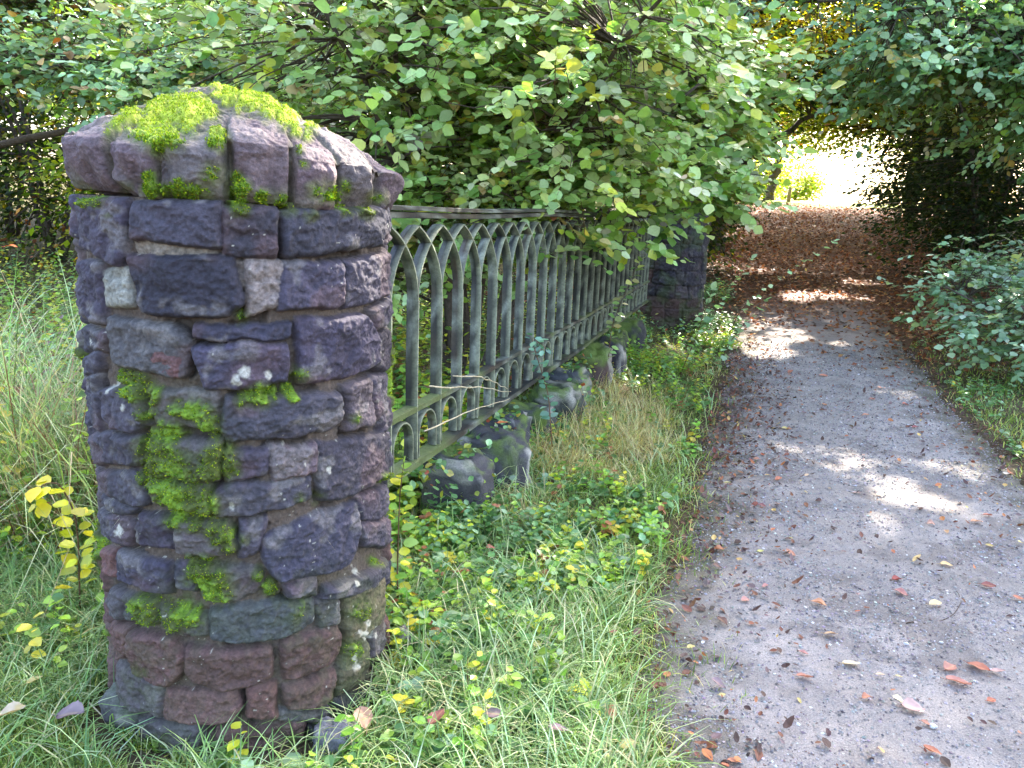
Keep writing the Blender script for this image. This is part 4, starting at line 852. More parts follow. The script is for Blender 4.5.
def stems_fan(bx, by, n, spread, h, r0, seed, zb=0):
    r = R_(seed); out = []
    for i in range(n):
        a = 6.28*i/n+r.normal(0, .3); q = spread*(.4+.8*r.random()); H = h*(.75+.4*r.random())
        out.append(([(bx+.08*math.cos(a), by+.08*math.sin(a), zb-.1), (bx+q*.25*math.cos(a), by+q*.25*math.sin(a), zb+H*.45), (bx+q*.65*math.cos(a), by+q*.65*math.sin(a), zb+H*.8), (bx+q*math.cos(a), by+q*math.sin(a), zb+H)], r0*(.7+.5*r.random()), .008))
    return out
# big shrub behind and over the railing
woody('hazel_shrub', 'big pale green leafy shrub leaning over the railing, filling the top centre', 'shrub', (-.35, 5.6, 0),
      stems_fan(-.35, 5.6, 8, 1.5, 3.1, .035, 1), [((-.9, 5.6, 2.5), (1.75, 1.5, 1.35), 3), ((.1, 5.3, 2.5), (1.2, 1.3, 1.0), 2.4), ((-.5, 5.3, 1.5), (.9, .6, .5), .7), ((-1.4, 5.9, 1.5), (1.2, .8, .8), 1.1)],
      940, 32, .068, P_HAZEL, 401, TQ, (.17, .15, .09), 1.0, face_cam=.7, noise_s=1.7, thin=.36, hang=.15)
woody('hazel_shrub', 'leafy shrub with whitish hanging sprays in front of the far stone pillar', 'shrub', (1.0, 8.4, 0),
      stems_fan(1.0, 8.4, 6, 1.4, 3.3, .035, 2), [((.5, 7.4, 2.95), (1.1, 1.3, 1.1), 3), ((1.2, 7.0, 2.5), (.5, .8, .75), 1.1), ((1.55, 6.5, 1.95), (.5, .5, .28), .45), ((.7, 5.7, 1.85), (.55, .5, .22), .25), (tuple(at(690, 176, 6.9)), (.36, .45, .26), .45), (tuple(at(600, 208, 6.0)), (.5, .4, .12), .22), (tuple(at(705, 80, 7.0)), (.35, .5, .5), .5)],
      640, 30, .084, P_HAZEL, 402, TQ, (.18, .15, .08), 1.0, face_cam=.6, noise_s=1.7, thin=.40, hang=.12)
# sprays of beech left, mid distance
woody('beech_tree', 'beech with layered bluish green sprays at the upper left, behind the big pillar', 'tree', (-6.6, 8.8, hz(-6.6, 8.8)),
      [([(-6.6, 8.8, -.1), (-6.5, 8.8, 2), (-6.2, 8.7, 4), (-6.3, 8.8, 7)], .22, .08), ([(-6.5, 8.8, 2.0), (-5.2, 8.2, 2.6), (-3.6, 7.8, 2.7), (-2.0, 7.6, 2.6)], .06, .012), ([(-6.4, 8.8, 1.7), (-5.0, 8.8, 2.15), (-3.4, 8.9, 2.2), (-2.6, 9.0, 2.35)], .05, .012), ([(-6.3, 8.7, 3), (-4.5, 8, 3.6), (-2.5, 7.6, 3.7)], .06, .012)],
      [((-4.0, 8.0, 2.75), (2.6, .9, .42), 2.2), ((-2.6, 7.8, 2.45), (1.3, .8, .45), 1.3), ((-4.2, 8.2, 3.7), (2.6, 1.2, .5), 1.3)], 430, 32, .075, P_BEECH, 403, TQ, (.26, .22, .06), 1.1, M_LEAF, noise_s=.9, thin=.40, face_cam=.7)
# right beech reaching over the path
woody('beech_tree', 'beech spreading blue green boughs over the path at the upper right', 'tree', (9.2, 9.8, hz(9.2, 9.8)),
      [([(9.2, 9.8, -.1), (9.1, 9.8, 2.5), (8.9, 9.9, 5), (8.7, 10, 9)], .28, .1), ([(9.1, 9.8, 2.3), (7.6, 9.5, 3.2), (5.8, 9.2, 3.6), (4.0, 9.0, 3.7)], .09, .014), ([(9.0, 9.8, 2.9), (7.4, 10.3, 3.9), (5.5, 10.5, 4.2), (3.6, 10.4, 4.1)], .08, .014), ([(9.1, 9.8, 1.8), (8.1, 9.0, 2.3), (6.9, 8.3, 2.5)], .06, .012)],
      [((5.2, 9.4, 3.35), (2.1, 1.5, .50), 2.4), ((6.9, 9.2, 2.75), (1.6, 1.4, .8), 2.2), ((4.2, 9.8, 4.1), (2.4, 1.8, .5), 1.2), ((6.9, 9.8, 4.0), (2.2, 1.6, .7), 1.6), ((7.2, 8.6, 1.9), (.9, .9, .5), .6)], 760, 32, .085, P_BEECH, 404, TQ, (.27, .22, .06), 1.1, M_LEAF, noise_s=.9, thin=.41, face_cam=.7)
# bramble on the right verge
b0 = G(985, 385)
woody('bramble_bush', 'low bramble bush with pale blue green leaves on the right edge of the path', 'bush', (5.0, 6.9, 0), stems_fan(5.0, 6.9, 7, .9, .8, .012, 5),
      [((5.35, 7.4, .72), (.95, .8, .5), 2), ((4.75, 7.2, .60), (.5, .45, .34), .8), ((5.8, 8.5, .95), (1.1, .8, .5), 1.4), ((4.7, 7.9, .85), (.5, .5, .3), .6)], 300, 22, .068, [(4, lin(118, 146, 112)), (3, lin(150, 176, 142)), (2.4, lin(184, 204, 172)), (1, lin(84, 112, 70)), (.4, lin(170, 170, 70))], 405, TQ, (.12, .12, .07), 1.2, noise_s=2.6, thin=.38, face_cam=.3, trunk_name='canes')
# sprig reaching over the path from the far pillar, and a few near plants with an identity
def sprig_plant(name, label, cat, pts, r0, size, pal, seed, step=.05, T=TQ, droop=.2, mat=None, group=None, pairs=True):
    r = R_(seed); root = empty(name, tuple(pts[0]), label, cat, group); pts = np.array(pts, float); m = 16; t = np.linspace(0, len(pts)-1, m); P = np.stack([np.interp(t, np.arange(len(pts)), pts[:, q]) for q in range(3)], 1)
    P[1:-1] = (P[:-2]+2*P[1:-1]+P[2:])/4; mb = MB(); tube(mb, P, np.linspace(r0, .0015, m), 5, lin(110, 84, 64)); mb.build('stem', M_BARK, root)
    L = np.concatenate([[0], np.cumsum(np.linalg.norm(np.diff(P, axis=0), axis=1))]); s = np.arange(L[-1]*.2, L[-1]+.001, step); Q = np.stack([np.interp(s, L, P[:, q]) for q in range(3)], 1)
    T_ = nrm(np.gradient(Q, axis=0)) if len(Q) > 1 else np.array([[0, 0, 1.]]); S_ = nrm(np.cross(T_, [0, 0, 1.])); A_ = []; D_ = []
    for sg in (-1, 1): A_.append(Q+r.normal(0, .006, Q.shape)); D_.append(T_*.5+S_*sg+r.normal(0, .3, Q.shape)-np.array([0, 0, droop]))
    A_.append(Q[-1:]); D_.append(T_[-1:]-np.array([0, 0, droop])); A_ = np.concatenate(A_); D_ = np.concatenate(D_); n = len(A_)
    lf = MB(); leaves(lf, A_+nrm(D_)*.01, D_, r.normal(0, .3, (n, 3))+np.array([0, -.3, 1]), size*(.7+.5*r.random(n)), pick(pal, n, r), T, np.abs(r.normal(.15, .1, n))); lf.build('leaves', mat or M_LEAF, root)
    return root
PALE = [(3, lin(150, 180, 140)), (2, lin(176, 200, 164)), (1, lin(120, 156, 104))]
gp = 'thin leafy sprigs leaning over the path edge'
sprig_plant('sapling', 'thin leafy sprig leaning furthest over the path, just past the far pillar', 'sapling', [(2.5, 9.0, 0), (2.6, 8.9, .4), (2.85, 8.7, .75), at(838, 238, 8.6)], .006, .085, PALE, 501, .11, group=gp)
sprig_plant('sapling', 'leafy sprig standing against the foot of the far pillar', 'sapling', [(2.15, 8.6, 0), (2.25, 8.55, .5), at(752, 258, 8.5)], .006, .085, PALE, 502, .08, group=gp)
sprig_plant('sapling', 'low sprig with blue green leaves above the sunlit verge', 'sapling', [(2.0, 7.4, 0), (2.1, 7.3, .35), at(765, 300, 7.2)], .006, .08, PALE, 503, .08, group=gp)
sprig_plant('sapling', 'small sprig touching the path beside the fence end', 'sapling', [(1.55, 7.0, 0), (1.65, 6.9, .4), at(712, 290, 6.8)], .006, .07, PALE, 504, .07, group=gp)
YL = [(3, lin(214, 200, 40)), (1, lin(190, 190, 60))]
w0 = at(60, 560, 2.45); sprig_plant('yellow_sprig', 'thin shoot with bright yellow leaves left of the big pillar', 'plant', [(w0[0]+.02, 2.5, 0), at(78, 520, 2.4), at(60, 482, 2.38), at(40, 484, 2.36), at(38, 512, 2.34)], .0035, .055, YL, 505, .032)
sprig_plant('seedling', 'seedling with round scalloped green leaves at the right foot of the big pillar', 'plant', [G(440, 700)+[0, .05, 0], at(432, 670, 2.35), at(428, 645, 2.35)], .003, .052, [(3, lin(120, 158, 96)), (1, lin(146, 176, 120))], 506, .028, TR)
w1 = G(395, 640); sprig_plant('climbing_shoot', 'climbing shoot with yellowing leaves against the right side of the big pillar', 'plant', [(w1[0]+.03, w1[1]+.1, 0), at(397, 600, 2.6), at(398, 540, 2.62), at(400, 490, 2.65), at(404, 462, 2.65)], .004, .048, [(2, lin(200, 196, 60)), (2, lin(130, 164, 70)), (1, lin(150, 180, 90))], 507, .04)
sprig_plant('seedling', 'spray of blue green leaves hanging in front of the bottom of the railing', 'plant', [fp(2.2, .15, .25), fp(2.25, .45, .2), at(530, 335, 4.2), at(548, 350, 4.1)], .004, .05, [(2, lin(110, 150, 130)), (1, lin(150, 184, 160))], 508, .035)
sprig_plant('nettle', 'leafy nettle stem before the gothic bars, halfway along the railing', 'plant', [fp(4.0, .1, .2), fp(4.1, .6, .2), at(640, 258, 5.6)], .004, .06, [(2, lin(150, 170, 110)), (1, lin(190, 190, 120)), (1, lin(120, 150, 90))], 509, .05)

# dark understorey and tall canopy
gt = 'woodland trees beyond the railing'
def tree(lab, x, y, H, r0, crowns, nc, per, size, pal, seed, T=TD, spray=(.5, .5, .22), mat=None, lean=(0, 0), limbs=(), name='woodland_tree', group=gt, **k):
    z = hz(x, y); st = [([(x, y, z-.2), (x+lean[0]*.3, y+lean[1]*.3, z+H*.35), (x+lean[0]*.7, y+lean[1]*.7, z+H*.7), (x+lean[0], y+lean[1], z+H)], r0, r0*.25)]
    r = R_(seed+9)
    for i in range(5):
        a = r.random()*6.28; zz = z+H*(.35+.12*i); L = H*.28; st.append(([(x+lean[0]*.5, y+lean[1]*.5, zz), (x+lean[0]*.5+L*.5*math.cos(a), y+lean[1]*.5+L*.5*math.sin(a), zz+L*.35), (x+lean[0]*.5+L*math.cos(a), y+lean[1]*.5+L*math.sin(a), zz+L*.5)], r0*.35, .02))
    st += list(limbs)
    return woody(name, lab, 'tree', (x, y, z), st, crowns, nc, per, size, pal, seed, T, spray, 1., mat or M_TREE, group, twig=5, **k)
def bush(lab, x, y, rad, h, nc, seed, pal=P_DARK, size=.10, name='understorey_bush', group='dark bushes under the woodland trees', thin=.38):
    z = hz(x, y); return woody(name, lab, 'bush', (x, y, z), stems_fan(x, y, 5, rad*.8, h*.9, .04, seed, z), [((x, y, z+h*.5), (rad, rad*.8, h*.5), 2), ((x, y, z+h*.25), (rad, rad*.7, h*.28), 1)], nc, 26, size, pal, seed, TD, (.26, .26, .14), 1., M_TREE, group, twig=6, noise_s=.9, thin=thin)
UB = [(-13.5, 13, 2.4, 4.5, 'dark'), (-10.5, 12, 2.2, 4.2, ''), (-8, 13.5, 2.3, 5, ''), (-5.5, 12.2, 2.0, 4.5, ''), (-3.2, 13.5, 2.1, 5, ''), (-.8, 12.5, 2.0, 4.5, ''), (1.4, 14, 1.9, 5, ''), (-11, 17, 3, 7.5, ''), (-5.5, 17.5, 3, 7.5, ''), (0, 18, 2.8, 7.5, ''), (-16, 16, 3, 7, '')]
UL = ['dark bush in the far left corner behind the tall grass', 'dark olive bush left of the big pillar under the beech sprays', 'dark brown green bush just left of the mossy cap', 'dark olive bush directly behind the mossy cap', 'dark bush behind the left part of the hazel shrub',
      'bush behind the middle of the hazel shrub', 'bush seen through the bars near the far pillar', 'tall olive bush at the back left of the wood', 'tall olive bush at the back behind the mossy cap', 'tall bush at the back behind the hazel shrub', 'outermost tall bush at the far left']
for i, ((x, y, rad, h, _), lab) in enumerate(zip(UB, UL)): bush(lab, x, y, rad, h, 260 if h < 6 else 300, 420+i, P_DARK if i % 3 else P_YEL, .11 if h < 6 else .14)
# left wall of the tunnel
bush('dark bush just past the far pillar, at the left mouth of the leafy tunnel', 3.3, 15.5, 1.2, 4.6, 260, 440, P_DARK, .10)
bush('dark thicket on the left side of the leafy tunnel', 4.6, 21.5, 1.8, 5.2, 300, 441, P_DARK, .12)
bush('yellow green bush at the far left end of the leafy tunnel', 5.9, 29, 2.1, 5.0, 260, 442, P_YEL, .14)
# right wall
bush('large dark evergreen bush on the right of the leafy tunnel', 9.35, 15.8, 2.6, 5.0, 640, 443, P_EVER, .10, 'evergreen_bush', thin=.30)
bush('dark evergreen bush deeper in on the right of the tunnel', 12.3, 22, 2.9, 5.6, 560, 444, P_EVER, .13, 'evergreen_bush', thin=.30)
bush('dark evergreen bush at the right edge of the picture', 9.4, 12.6, 1.5, 2.6, 260, 445, P_EVER, .09, 'evergreen_bush', thin=.33)
bush('olive bush at the far right end of the leafy tunnel', 16.4, 31, 2.8, 6.0, 480, 446, P_DARK, .15)
# arching trees over the tunnel
def arch(lab, x, y, H, crowns, nc, seed, pal, size, limbs=(), lean=(0, 0), r0=.2): return tree(lab, x, y, H, r0, crowns, nc, 26, size, pal, seed, limbs=limbs, lean=lean, spray=(.42, .42, .16), noise_s=.6)
lp = [at(716, 186, 19.), at(750, 158, 19.), at(785, 132, 19.), at(830, 105, 19.5)]
arch('dark tree with a slanting bare limb at the left of the tunnel mouth', 4.9, 19, 8, [((6.2, 19, 5.4), (2.2, 2.0, 1.4), 2), ((7.8, 18.6, 5.2), (2.2, 2, 1.3), 2.6), ((4.8, 18.5, 4.0), (1.3, 1.6, 1.9), 1.2), ((10.6, 19, 5.0), (2.0, 2, 1.5), 1.8)], 760, 450, P_DARK, .13, [(lp, .11, .04)])
arch('yellow green tree arching over the path from the right inside the tunnel', 14.5, 25, 9, [((10.0, 25, 5.65), (3.8, 2.2, 1.7), 3), ((13, 24, 5.0), (2.2, 2, 1.6), 1.4)], 820, 451, P_YEL, .14)
arch('bright green tree closing the far end of the leafy tunnel', 17.5, 34, 9, [((12.2, 33.5, 6.15), (5.0, 2.2, 2.4), 3.6), ((16.8, 33.5, 5.2), (2.2, 2, 1.9), 1.4), ((8.6, 33.5, 5.4), (1.9, 1.6, 2.0), 1)], 900, 452, P_YEL, .17)
gc = at(800, 28, 15.5)
tree('tree above the tunnel mouth, backlit glow put into its gold leaf colour', 3.3, 17.2, 7.5, .14, [((gc[0]-.3, 15.6, gc[2]), (1.9, 1.1, .9), 2), ((gc[0]-1.4, 16.0, gc[2]+.3), (1.2, 1, .9), 1)], 150, 24, .10, [(3, lin(206, 190, 50)), (3, lin(176, 178, 50)), (2, lin(220, 200, 70)), (1, lin(206, 150, 56))], 455, spray=(.32, .32, .14), lean=(1.6, -1.0))  # gold leaf colours carry the backlit glow, besides the real sun gap
# tall trees ahead and right that shade the foreground
TT = [(5.2, 14.0, 13, 'tall beech over the path mouth'), (10.6, 13.8, 13, 'tall beech behind the right hand boughs'), (8.6, 19.5, 14, 'tall tree over the middle of the tunnel'), (2.6, 17.5, 13, 'tall tree behind the far pillar'), (13.5, 19, 13, 'tall tree over the right evergreen bushes'),
      (-2.5, 20, 13, 'tall tree behind the hazel shrub'), (-8, 18.5, 13, 'tall tree behind the left beech sprays'), (14.5, 12.0, 13, 'tall tree off to the right of the picture'), (18.5, 27, 14, 'tall tree behind the right evergreen thicket'), (21, 35, 14, 'tall tree right of the far end of the tunnel'), (19.5, 19, 14, 'tall tree far right of the wood'), (9.8, 9.0, 12, 'tall beech over the right hand verge'), (15.6, 31.5, 14, 'tall tree at the right of the far litter covered ground'), (19.8, 40.5, 14, 'tall tree beside the bright clearing'), (23, 31, 14, 'tall tree behind the far right thicket')]
for i, (x, y, H, lab) in enumerate(TT):
    z = hz(x, y); rr = 4.1
    tx, ty = {0: (2.9, 15.2), 2: (4.6, 21.5)}.get(i, (x, y))
    tree(lab+', crown at the top edge', tx, ty, H, .22, [((x, y, z+9.3), (rr, rr, 3.6), 3), ((x-.8, y-1, z+7.0), (rr*.9, rr*.9, 1.9), 1.6)], 620, 26, .21, P_DARK if i % 2 else P_YEL, 460+i, spray=(.55, .55, .25), noise_s=.35, thin=.33, lean=((x-tx)*.9, (y-ty)*.9))
for i, (x, y) in enumerate([(-13.5, 19.5), (-4.5, 25), (3.5, 26), (20, 26), (-17, 24), (-10.5, 25), (7.0, 33)]):
    z = hz(x, y); tree(['tall tree at the far left of the wood', 'backmost tree behind the left bushes', 'backmost tree left of the tunnel', 'backmost tree right of the tunnel', 'outermost backmost tree at the far left', 'backmost tree behind the left beech sprays', 'backmost tree left of the bright clearing'][i]+', crown reaching out of frame', x, y, 12, .2, [((x, y, z+6.5), (4.2, 3, 4.8), 1)], 520, 26, .24, P_DARK, 480+i, spray=(.6, .6, .3), noise_s=.35, thin=.3)
# clearing beyond: small tree, post, far trees
t0 = np.array([15.8, 47.]); 
p_t = at(770, 196, 44.); z = hz(p_t[0], 44)
woody('park_tree', 'small sunlit tree in the bright clearing at the end of the path', 'tree', (p_t[0], 44, z), [([(p_t[0], 44, z-.2), (p_t[0]+.05, 44, z+1), (p_t[0]+.25, 44, z+2), (p_t[0]+.6, 44, z+3.4)], .26, .1), ([(p_t[0]+.1, 44, z+1.5), (p_t[0]-.8, 44, z+2.6), (p_t[0]-1.3, 44, z+3.4)], .12, .05)],
      [((p_t[0]+.3, 44, z+5.0), (4.0, 3, 2.2), 1)], 260, 24, .2, P_YEL, 490, TD, (.5, .5, .25), 1., M_TREE, None, twig=5, noise_s=.5)
pp = at(789, 197, 42.); z = hz(pp[0], 42); mb = MB(); tube(mb, [(pp[0], 42, z-.2), (pp[0], 42, z+.35), (pp[0]+.02, 42, z+.75)], [.11, .10, .09], 8, lin(150, 130, 90), True, .1, 3); o = mb.build('wooden_post', M_BARK); tag(o, 'short wooden post in the sunlit clearing beside the small tree', 'post')
gf = 'far trees across the clearing'
FL = ['far pale tree across the clearing, left of the small tree', 'far pale tree across the clearing, seen in the middle of the tunnel end', 'far pale tree across the clearing, at the right of the tunnel end', 'far pale tree across the clearing, behind the right bushes']
for i, (x, y) in ((0, (36, 120)), (1, (43, 150)), (2, (52, 150)), (3, (72, 128))):
    z = hz(x, y); woody('far_tree', FL[i], 'tree', (x, y, z), [([(x, y, z-.3), (x, y, z+3), (x+.3, y, z+6), (x, y, z+9)], .4, .15)], [((x, y, z+6.2), (5, 4, 4.5), 1)], 200, 22, .55, P_YEL, 495+i, TD, (.9, .9, .6), 1., M_TREE, gf, twig=False, noise_s=.3)

# ------------------------------------------------------------------ individual fallen leaves
def curled(c, size, az, col, seed, asp=.62, curl=.35, tiltv=(0, 0), lift=.0, tone2=None):
    r = R_(seed); nu, nv = 12, 9; u = np.linspace(0, 1, nu); v = np.linspace(-1, 1, nv); U, V_ = np.meshgrid(u, v, indexing='ij')
    wd = np.sin(np.pi*np.clip(U, 0.0, 1)**.85)**.8*(1-.05*np.cos(U*40)); x = U-.5; yv = V_*wd*asp*.5
    z = curl*(.9*yv**2*3+.35*(x)**2*r.choice([1, -1, 1.3]))+.05*(noise(U*3+seed, V_*2+9, 0, seed)-.5)*2+.10*curl*np.abs(V_)*np.sin(U*7+seed)*.5
    z = z-.012*np.exp(-(V_/.15)**2)
    P = np.stack([x, yv, z], -1)*size; ca, sa = math.cos(az), math.sin(az)
    P[..., 2] += P[..., 0]*tiltv[0]+P[..., 1]*tiltv[1]
    P = np.stack([P[..., 0]*ca-P[..., 1]*sa, P[..., 0]*sa+P[..., 1]*ca, P[..., 2]-P[..., 2].min()+.002], -1)+np.asarray(c)+[0, 0, lift]
    k = nv; i = np.arange(nu-1)[:, None]*k; j = np.arange(k-1)[None]; F = np.stack([i+j, i+j+1, i+k+j+1, i+k+j], -1).reshape(-1, 4)
    cc = col*(.8+.4*noise(U*5+seed, V_*3+seed*3., 0, seed)[..., None]); vein = (np.exp(-(V_/.10)**2)*.25)[..., None]; cc = cc*(1-vein)+lin(214, 176, 120)*vein
    if tone2 is not None:
        w = sm(.45, .6, noise(U*3+seed, V_*2, 0, seed+5))[..., None]; cc = cc*(1-w)+tone2*w
    mb = MB(); mb.add(P, F, cc.reshape(-1, 3))
    q = np.array([[-.5, 0, 0], [-.62, .03, .03], [-.72, .05, .02]])*size; q = np.stack([q[:, 0]*ca-q[:, 1]*sa, q[:, 0]*sa+q[:, 1]*ca, q[:, 2]+.003], -1)+np.asarray(c)+[0, 0, lift]; tube(mb, q, [.0012, .001, .0008], 4, col*.7)
    return mb
TAN, ORG, RED, YLW, MAU, BRN, PAL = lin(206, 150, 116), lin(196, 112, 62), lin(150, 78, 66), lin(214, 190, 90), lin(140, 112, 118), lin(118, 78, 66), lin(210, 180, 140)
LEAVES = [ # px, py, size m, azimuth, colour, where, label
 (363,742,.085,2.0,TAN,1,'large pale tan leaf in the grass right of the big pillar foot'),(74,740,.075,.2,MAU,1,'large greyish pink leaf in the bottom left grass'),(16,737,.06,.4,PAL,1,'yellow and white blotched leaf at the bottom left corner'),(37,698,.045,.9,YLW,1,'small yellow leaf standing in the left grass above the blotched one'),
 (436,745,.06,1.3,RED,1,'dark red leaf in the grass between the tan leaf and the purple leaf'),(493,741,.055,.2,MAU,1,'purple brown leaf lying in the bottom grass'),(557,757,.055,-.4,lin(160,120,124),1,'dusky pink leaf at the bottom edge of the grass'),(626,763,.05,.3,YLW,1,'pale yellow leaf at the bottom edge where grass meets path'),
 (461,590,.07,-.7,ORG,1,'long orange brown leaf curled in the verge weeds'),(444,606,.035,1.6,ORG,1,'small orange leaf in the weeds left of the long orange leaf'),(323,0,0,0,None,0,''),
 (536,662,.04,.9,YLW,1,'yellow leaf caught by a dark twig in the verge'),(587,592,.05,.1,lin(212,160,50),1,'golden leaf in the verge near the path edge'),(610,730,.05,-.8,lin(200,130,70),1,'orange brown leaf in the grass near the bottom of the path edge'),(612,645,.03,.3,RED,1,'small red brown leaf in the grass beside the path'),(636,646,.035,1.0,BRN,1,'small dark brown curled leaf at the path edge'),
 (490,560,.04,.3,lin(196,90,60),1,'small red orange leaf among ivy in the verge'),(495,528,.05,.2,ORG,1,'orange leaf among the green weeds below the boulders'),(70,500,.04,1.4,BRN,1,'dark curled leaf in the weeds left of the pillar'),(60,365,.05,.6,lin(150,110,108),1,'pinkish dead leaf among the left weeds'),
 (722,624,.05,-1.1,BRN,0,'dark brown folded leaf standing on the left of the path'),(691,647,.03,.3,YLW,0,'small yellow leaf left of the folded brown leaf on the path'),(703,643,.02,1.2,lin(206,206,214),0,'tiny white leaf beside the yellow one on the path'),(718,688,.045,.1,MAU,0,'crumpled pinkish grey leaf on the lower left of the path'),
 (722,697,.022,.1,YLW,0,'tiny yellow leaf tucked under the crumpled grey leaf'),(804,681,.05,.0,lin(196,120,86),0,'round orange leaf in the lower middle of the path'),(850,670,.055,-.2,lin(226,206,150),0,'long pale cream leaf in the lower middle of the path'),(879,681,.028,-.3,lin(214,180,140),0,'small beige leaf right of the cream leaf on the path'),
 (898,683,.024,.2,lin(200,180,110),0,'tiny yellowish leaf, rightmost of the small row on the path'),(949,675,.055,.5,lin(180,110,86),0,'brown leaf, upper left of the cluster of three on the right of the path'),(977,675,.065,-.5,lin(190,100,64),0,'curled rusty leaf, upper right of the cluster of three on the path'),(957,690,.07,-.3,lin(206,130,104),0,'long salmon leaf, lowest of the cluster of three on the path'),
 (996,679,.04,-.2,lin(200,150,140),0,'faded pink leaf right of the rusty leaf on the path'),(990,708,.032,.1,lin(186,92,52),0,'small rusty leaf below the cluster of three on the path'),(866,705,.035,.6,lin(190,110,70),0,'small brown leaf below the cream leaf on the path'),(898,709,.042,-.5,lin(226,204,150),0,'thin cream leaf in front of a pink leaf low on the path'),
 (912,716,.065,-.3,lin(206,160,148),0,'faded pink leaf pressed flat low on the path'),(925,731,.03,-.8,lin(190,120,90),0,'small tan leaf beside the white pebble low on the path'),(931,759,.045,-.7,lin(196,112,66),0,'orange brown leaf at the bottom edge of the path'),(732,765,.028,.1,ORG,0,'small orange leaf at the bottom edge, left part of the path'),
 (818,609,.055,-.2,lin(212,140,84),0,'orange tan leaf in the middle of the path'),(896,587,.045,-.3,lin(168,66,48),0,'dark red leaf in the middle of the path'),(900,600,.05,-.2,lin(186,112,100),0,'faded rose leaf just below the dark red leaf'),(934,612,.05,.3,lin(222,190,130),0,'cream tan leaf inside the ring of dark scuffs on the path'),
 (987,593,.05,-.4,RED,0,'dark red leaf right of the ring of scuffs on the path'),(1017,604,.04,0,lin(180,96,60),0,'rusty leaf at the right border, middle height of the path'),(830,640,.045,-.1,lin(214,166,110),0,'tan leaf on the path above the round orange one'),(803,657,.03,-.7,lin(190,120,110),0,'small pink leaf above the round orange one'),
 (945,572,.05,-.2,lin(220,176,100),0,'golden leaf in the centre right of the path'),(915,568,.04,.2,lin(222,180,90),0,'yellow leaf in the centre of the path below the sun patch'),(790,559,.045,-.6,lin(200,124,84),0,'orange brown leaf in the centre of the path'),(760,555,.03,.2,lin(206,196,80),0,'small yellow green leaf in the centre of the path'),
 (765,590,.03,.9,lin(196,120,110),0,'small red brown leaf left of centre on the path'),(745,603,.035,.1,lin(200,130,110),0,'pinkish leaf left of centre, near the left border of the path'),(718,551,.05,0,lin(206,128,70),0,'bright orange leaf at the left border of the path'),(717,568,.035,0,BRN,0,'dark brown leaf at the left border of the path'),
 (976,526,.055,.1,lin(222,150,100),0,'orange leaf below and right of the sun patch'),(987,519,.045,0,lin(196,110,80),0,'rusty leaf above the orange leaf right of the sun patch'),(945,537,.03,.8,lin(206,150,90),0,'small golden leaf below the sun patch'),(1020,546,.03,0,YLW,0,'small yellow leaf at the right border of the path'),
 (930,529,.035,0,lin(200,140,110),0,'small beige leaf touching the lower rim of the sun patch'),(880,499,.045,.1,lin(190,150,110),0,'brown leaf on the left rim of the sun patch'),(857,498,.05,-.1,lin(196,150,140),0,'faded pink leaf left of the sun patch'),(778,484,.04,.3,lin(206,110,60),0,'orange leaf on the left half of the path, level with the sun patch'),
 (806,480,.03,.2,lin(214,170,120),0,'small cream leaf on the left half of the path'),(757,461,.05,0,lin(190,116,80),0,'brown leaf near the left verge, upper half of the path'),(727,485,.035,-.3,lin(196,180,90),0,'yellowish leaf in the left border litter'),(762,508,.04,-.3,lin(150,80,80),0,'dark red leaf in the left border litter'),
 (865,419,.05,0,lin(206,130,90),0,'tan leaf in the middle distance of the path'),(872,402,.06,0,lin(200,120,90),0,'reddish leaf in the middle distance of the path'),(800,395,.05,0,lin(196,110,60),0,'orange leaf left in the middle distance of the path'),(785,431,.05,0,lin(206,180,80),0,'yellow leaf left of centre in the middle distance'),
 (915,430,.05,0,lin(170,80,80),0,'dark red leaf right of centre in the middle distance'),(880,390,.05,0,lin(216,140,100),0,'pale orange leaf beside the far small sun patch'),(905,407,.05,0,lin(196,100,70),0,'rusty leaf near the right verge in the middle distance'),(1006,474,.05,.5,lin(220,200,180),0,'whitish leaf near the right verge'),
 (823,379,.07,.2,lin(206,120,80),0,'broad orange leaf further up the path'),(790,375,.06,0,lin(190,100,60),0,'rusty leaf on the left further up the path'),(740,375,.06,.3,lin(196,96,60),1,'rusty leaf in the verge by the far sun patch'),(685,330,.05,.3,lin(206,100,50),1,'orange leaf in the green verge near the far pillar'),
]
for i, (px, py, s, az, col, w, lab) in enumerate(LEAVES):
    if s == 0: continue
    p = G(px, py); z = float(path_z(p[0], p[1])); lift = .004+((.085 if s > .05 else .065) if w else 0)
    p = G(px, py+(6 if w else 0)); r = R_(900+i)
    col = np.array(col); col = col*.72+col.mean()*.28
    mb = curled((p[0], p[1], z), s*1.08, az+r.normal(0, .3), col*.95, 900+i, .55+.2*r.random(), .25+.4*r.random(), tuple(r.normal(0, .18, 2)), lift, lin(196, 170, 120) if i in (2,) else None)
    tag(mb.build('fallen_leaf', M_DRY), lab, 'leaf', 'fallen leaves lying one by one')
# pale leaves caught on stems and stones
p = fp(1.72, .40, .10); tag(curled(tuple(p), .06, .4, ORG, 990, .5, .5).build('fallen_leaf', M_DRY), 'orange leaf lying on top of a boulder under the railing', 'leaf', 'fallen leaves lying one by one')
p = at(11, 248, 3.0); tag(curled(tuple(p), .05, .1, lin(206, 110, 50), 991, .6, .4).build('fallen_leaf', M_DRY), 'orange leaf caught high in the tall grass at the left border', 'leaf', 'fallen leaves lying one by one')
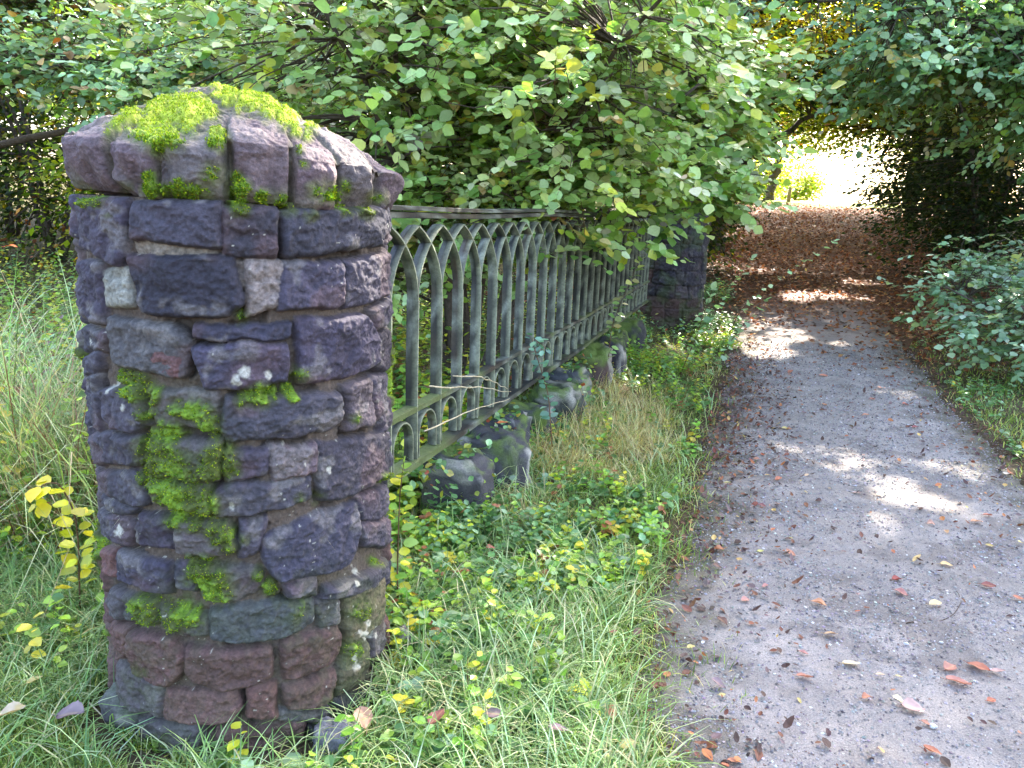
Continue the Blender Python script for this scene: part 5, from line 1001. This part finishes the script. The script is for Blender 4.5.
# pebbles one can pick out, twigs
for i, (px, py, s, lab) in enumerate([(932,733,.018,'whitish pebble low on the right half of the path'),(655,700,.012,'grey pebble at the lower left border of the path'),(905,650,.014,'pale pebble in the middle of the path'),(940,650,.012,'pale pebble right of the middle of the path')]):
    p = G(px, py); rock('pebble', lab, 'pebble', (p[0], p[1], float(path_z(p[0], p[1]))+s*.3), (s*.55, s*.42, s*.3), 950+i, lin(196, 194, 198), None, 0)
def twig(lab, pts, r0, seed, col=lin(84, 66, 54)):
    mb = MB(); P = np.array(pts, float); t = np.linspace(0, len(P)-1, 12); Q = np.stack([np.interp(t, np.arange(len(P)), P[:, q]) for q in range(3)], 1)+R_(seed).normal(0, .003, (12, 3)); tube(mb, Q, np.linspace(r0, r0*.4, 12), 5, col, True, .2, seed)
    tag(mb.build('twig', M_BARK), lab, 'twig')
a = G(492, 664); b = G(560, 640); twig('dark bare twig lying across the verge grass', [a+[0, 0, .05], (a+b)/2+[0, 0, .07], b+[0, 0, .07]], .004, 1)
q = [G(905, 628), G(930, 630), G(950, 622), G(962, 608), G(955, 596)]; twig('thin dark twig curved in an arc on the path', [v+[0, 0, .022] for v in q], .0022, 2)
a = G(745, 765); b = G(790, 700)
for i, (s, z0, s1, z1, lab) in enumerate([(.75, .80, 1.75, .56, 'pale dry stalk slanting across the near bars of the railing'), (.7, .64, 1.7, .54, 'lower pale dry stalk crossing the near end of the railing'), (1.0, .80, 1.65, .60, 'short pale dry stalk propped on the lower railing band')]):
    twig(lab, [fp(s, z0, .12), fp((s+s1)/2, (z0+z1)/2+.02, .16), fp(s1, z1, .14)], .0035, 20+i, lin(196, 180, 150))

# ------------------------------------------------------------------ light, world, camera
w = bpy.data.worlds.new('World'); bpy.context.scene.world = w; w.use_nodes = True; nt = w.node_tree
bg = nt.nodes['Background']; sky = nt.nodes.new('ShaderNodeTexSky'); sky.sky_type = 'NISHITA'; sky.sun_disc = False
sky.sun_elevation = SUN_EL; sky.sun_rotation = SUN_AZ; sky.air_density = 1.0; sky.dust_density = 4.0; sky.ozone_density = .4
nt.links.new(sky.outputs[0], bg.inputs[0]); bg.inputs[1].default_value = .15
sl = bpy.data.lights.new('sun', 'SUN'); sl.energy = 4.5; sl.angle = math.radians(.6); sl.color = (1, .93, .80)
so = bpy.data.objects.new('sun', sl); C.objects.link(so)
from mathutils import Vector
so.rotation_euler = Vector((-SD[0], -SD[1], -SD[2])).to_track_quat('-Z', 'Y').to_euler()
cam = bpy.data.cameras.new('camera'); cam.sensor_width = 36; cam.lens = FPX/1024*36; cam.clip_start = .05; cam.clip_end = 2000
co = bpy.data.objects.new('camera', cam); C.objects.link(co)
co.matrix_world = Matrix.Translation((0, 0, EYE)) @ Matrix.Rotation(math.radians(90-PITCH), 4, 'X') @ Matrix.Rotation(math.radians(ROLL), 4, 'Z')
sc = bpy.context.scene; sc.camera = co
sc.view_settings.view_transform = 'Standard'; sc.view_settings.look = 'None'; sc.view_settings.exposure = 3.3; sc.view_settings.gamma = 1
sc.cycles.max_bounces = 5; sc.cycles.diffuse_bounces = 3; sc.cycles.glossy_bounces = 2; sc.cycles.transmission_bounces = 4; sc.cycles.transparent_max_bounces = 4
sc.cycles.sample_clamp_indirect = 6; sc.cycles.use_denoising = True; sc.cycles.caustics_reflective = False; sc.cycles.caustics_refractive = False
